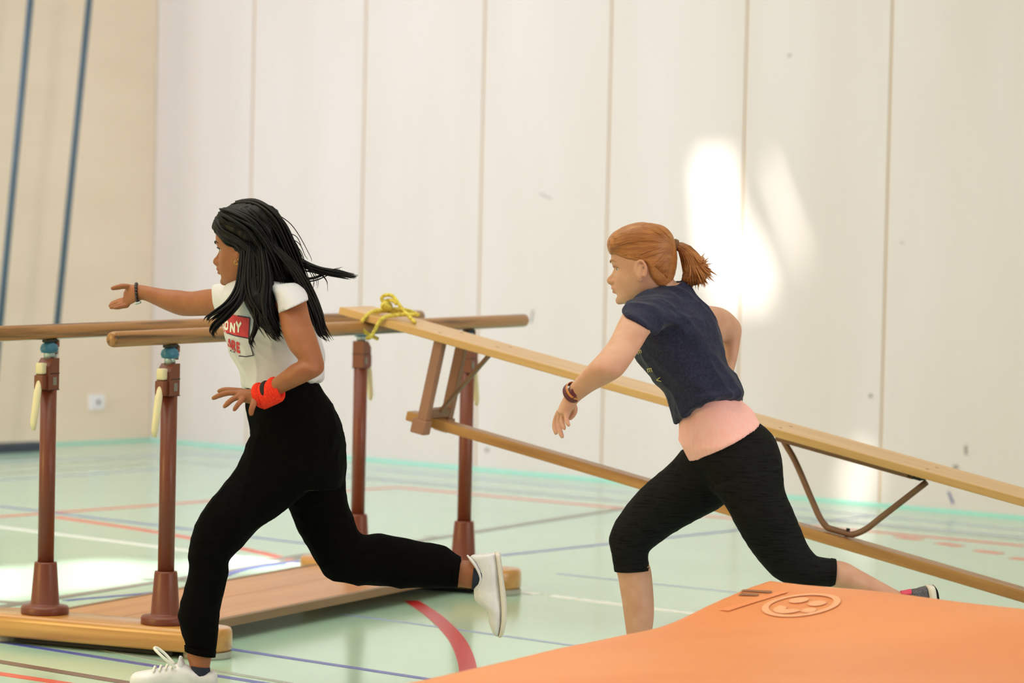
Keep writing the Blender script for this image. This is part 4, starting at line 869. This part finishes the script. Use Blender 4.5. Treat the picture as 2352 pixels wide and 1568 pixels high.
bm = NB(); loft(bm, pelR); loft(bm, lgF); loft(bm, lgB)
lgR = fused('leggings', bm, .005, M_leg, tR, 16, folds((.2, .3, 1), 30, .0012, .6, 1))
for rg in ([(1409, 1302, 1493, 1301, 9.7, .0555), (1411, 1312, 1494, 1308, 9.7, .057)], [(1903, 1347, 1910, 1281, 9.52, .053), (1915, 1347, 1920, 1283, 9.52, .0545)]):
    bm = NB(); loft(bm, rg, m=3); obj('hem_band', bm, M_leg, lgR, None, True)
s3 = shoe([(2136, 1344, 2104, 1352, 9.52, .02), (2140, 1352, 2074, 1362, 9.52, .033), (2142, 1372, 2074, 1385, 9.52, .037), (2142, 1400, 2084, 1410, 9.52, .04), (2138, 1440, 2098, 1440, 9.52, .043), (2130, 1475, 2106, 1472, 9.52, .038), (2122, 1498, 2112, 1496, 9.52, .022)],
          [(2146, 1344, 2126, 1343, 9.52, .024), (2150, 1356, 2128, 1354, 9.52, .036), (2153, 1390, 2133, 1390, 9.52, .042), (2150, 1435, 2130, 1434, 9.52, .045), (2140, 1475, 2122, 1472, 9.52, .04), (2130, 1500, 2116, 1498, 9.52, .022)], None, tR, M_shg, M_sole)
bm = NB(); loft(bm, [(2068, 1366, 2070, 1356, 9.52, .022), (2078, 1368, 2080, 1355, 9.52, .03), (2090, 1366, 2092, 1352, 9.52, .034)], m=4); obj('heel_tab', bm, M_shp, s3, None, True)
bm = NB(); loft(bm, [(2147, 1345, 2143, 1342, 9.52, .02), (2153, 1358, 2149, 1354, 9.52, .036), (2157, 1390, 2152, 1390, 9.52, .042), (2154, 1435, 2149, 1435, 9.52, .044), (2141, 1480, 2138, 1478, 9.52, .036)], m=4); obj('outsole', bm, M_dark, s3, None, True)
s4 = shoe([(1362, 1566, 1362, 1578, 9.7, .02), (1372, 1552, 1372, 1580, 9.7, .036), (1400, 1546, 1400, 1580, 9.7, .045), (1432, 1536, 1434, 1580, 9.7, .042), (1460, 1540, 1462, 1580, 9.7, .04), (1490, 1542, 1494, 1580, 9.7, .036), (1500, 1550, 1502, 1578, 9.7, .02)],
          [(1360, 1568, 1360, 1579, 9.7, .02), (1372, 1567, 1372, 1580, 9.7, .04), (1420, 1567, 1420, 1580.5, 9.7, .046), (1480, 1567, 1480, 1581, 9.7, .042), (1506, 1568, 1506, 1581, 9.7, .022)], None, tR, M_shg, M_sole)
# watch strap
axw = P(1303, 912, 9.30)-P(1335, 885, 9.265)
bm = NB(); torus_ring(bm, P(1314, 902, 9.29), axw, .0305, .0265, .0075, 32, 10, .35); wt = obj('wrist_strap', bm, M_watch, tR, None, True)
bm = NB(); torus_ring(bm, P(1319, 897, 9.283), axw, .0302, .0262, .004, 32, 8, .4); obj('strap_edge', bm, M_orange, wt, None, True)
bm = NB(); q = P(1316, 904, 9.262); box(bm, (-.011, -.004, -.011), (.011, .004, .011), .003, 2, Matrix.Translation(q) @ Matrix.Rotation(.7, 4, 'Y')); obj('tracker', bm, M_watch, wt, None, True)
# red hair drawn back into a ponytail
bm = NB()
loft(bm, [(1394, 562, 1396, 570, 9.60, .03), (1397, 548, 1402, 585, 9.59, .055), (1412, 531, 1414, 582, 9.585, .066), (1440, 517, 1440, 584, 9.58, .074), (1470, 510, 1468, 590, 9.58, .078), (1494, 513, 1496, 606, 9.58, .080), (1514, 525, 1520, 626, 9.58, .074), (1530, 540, 1540, 636, 9.585, .060), (1542, 554, 1548, 620, 9.59, .036), (1550, 562, 1552, 590, 9.59, .016)])
loft(bm, [(1520, 600, 1552, 600, 9.59, .06), (1512, 630, 1552, 625, 9.59, .055), (1514, 650, 1544, 646, 9.59, .04)])
scalp(bm, MH2, hairline([(-.12, -.2), (-.068, -.2), (-.058, -.05), (-.03, -.034), (.008, -.028), (.016, .004), (.024, .03), (.036, .06), (.046, .085), (.054, .2)]), .0075, back=.9)
hc = fused('hair', bm, .0038, M_hairr, tR, 6, folds((1, 0, -.15), 55, .0008, .12, 4))
bm = NB()
tree = tree_of(hc)
for k in range(330):
    a = rng.uniform(0, 1)
    # roots along the hairline, from forehead over the temple to the nape, combed back to the tie
    rx, ry = [(1397+3*a, 572-22*a), (1402+58*a, 583+7*a), (1458+16*a, 590+4*a), (1498+36*a, 606+34*a), (1400+80*a, 546-32*a)][k % 5]
    ty = 562 + rng.normal(0, 4); bow = {0: -26, 1: -8, 2: 3, 3: 6, 4: -20}[k % 5]*rng.uniform(.5, 1)
    px = [(rx+(1545-rx)*t_, ry+(ty-ry)*t_ + bow*math.sin(math.pi*t_)) for t_ in [i/9 for i in range(10)]]
    q = drape(tree, px, rng.uniform(-.0012, .0014))
    if len(q) < 6: continue
    c = catmull(q, 4); L_ = len(c); tube(bm, c, [.0015*min(1, (i+1)/5)+.0003 for i in range(L_)], 4)
obj('hair_locks', bm, M_hairr, tR, None, True, kind='stuff')
bm = NB(); torus_ring(bm, P(1549, 563, 9.59), P(1570, 566, 9.59)-P(1530, 556, 9.59), .014, .0125, .0065, 24, 10); torus_ring(bm, P(1553, 564, 9.59), P(1570, 566, 9.59)-P(1530, 556, 9.59), .0135, .012, .006, 24, 10); obj('hair_tie', bm, M_tie, tR, None, True)
bm = NB()
loft(bm, [(1549, 556, 1553, 573, 9.59, .011), (1575, 559, 1563, 582, 9.59, .020), (1600, 578, 1571, 602, 9.59, .030), (1618, 602, 1569, 628, 9.59, .036), (1626, 628, 1566, 648, 9.59, .034), (1618, 648, 1584, 658, 9.59, .018)])
pt = fused('ponytail', bm, .0042, M_hairr2, tR, 4, folds((.6, 0, -1), 55, .003, .15, 4))
tree = tree_of(pt); bm = NB()
for k in range(110):
    a = rng.uniform(0, 1); ex, ey = 1568+60*a+rng.normal(0, 3), 655-26*a*a+rng.normal(0, 4); sx, sy_ = 1555+rng.uniform(0, 3), 559+12*(1-a)
    mx, my = 1566+48*a, 598-22*a
    px = [((1-t_)**2*sx+2*t_*(1-t_)*mx+t_*t_*ex, (1-t_)**2*sy_+2*t_*(1-t_)*my+t_*t_*ey) for t_ in [i/11 for i in range(12)]]
    q = drape(tree, px, rng.uniform(-.001, .003))
    if len(q) < 6: continue
    c = catmull(q, 3); L_ = len(c); tube(bm, c, [.0018*min(1, (i+1)/5)*(1-.6*i/L_)+.0003 for i in range(L_)], 4)
for ex, ey in ((1640, 636), (1637, 629), (1632, 640), (1630, 614), (1628, 606), (1626, 590), (1618, 584), (1626, 652), (1618, 661), (1603, 662), (1590, 664), (1578, 656), (1636, 634), (1620, 658)):
    y1_ = 9.59 + rng.uniform(-.04, .02)
    strands(bm, [(1590+(ex-1600)*.2, 590+(ey-620)*.3, 9.565), ((1600+ex)/2, (605+ey)/2, (9.56+y1_)/2-.008), ((1600+ex*3)/4, (610+ey*3)/4, y1_-.006), (ex, ey, y1_)], 7, .005, .0026, .0003, 5, 6, .7)
obj('ponytail_locks', bm, M_hairr, tR, None, True, kind='stuff')
print('done people')
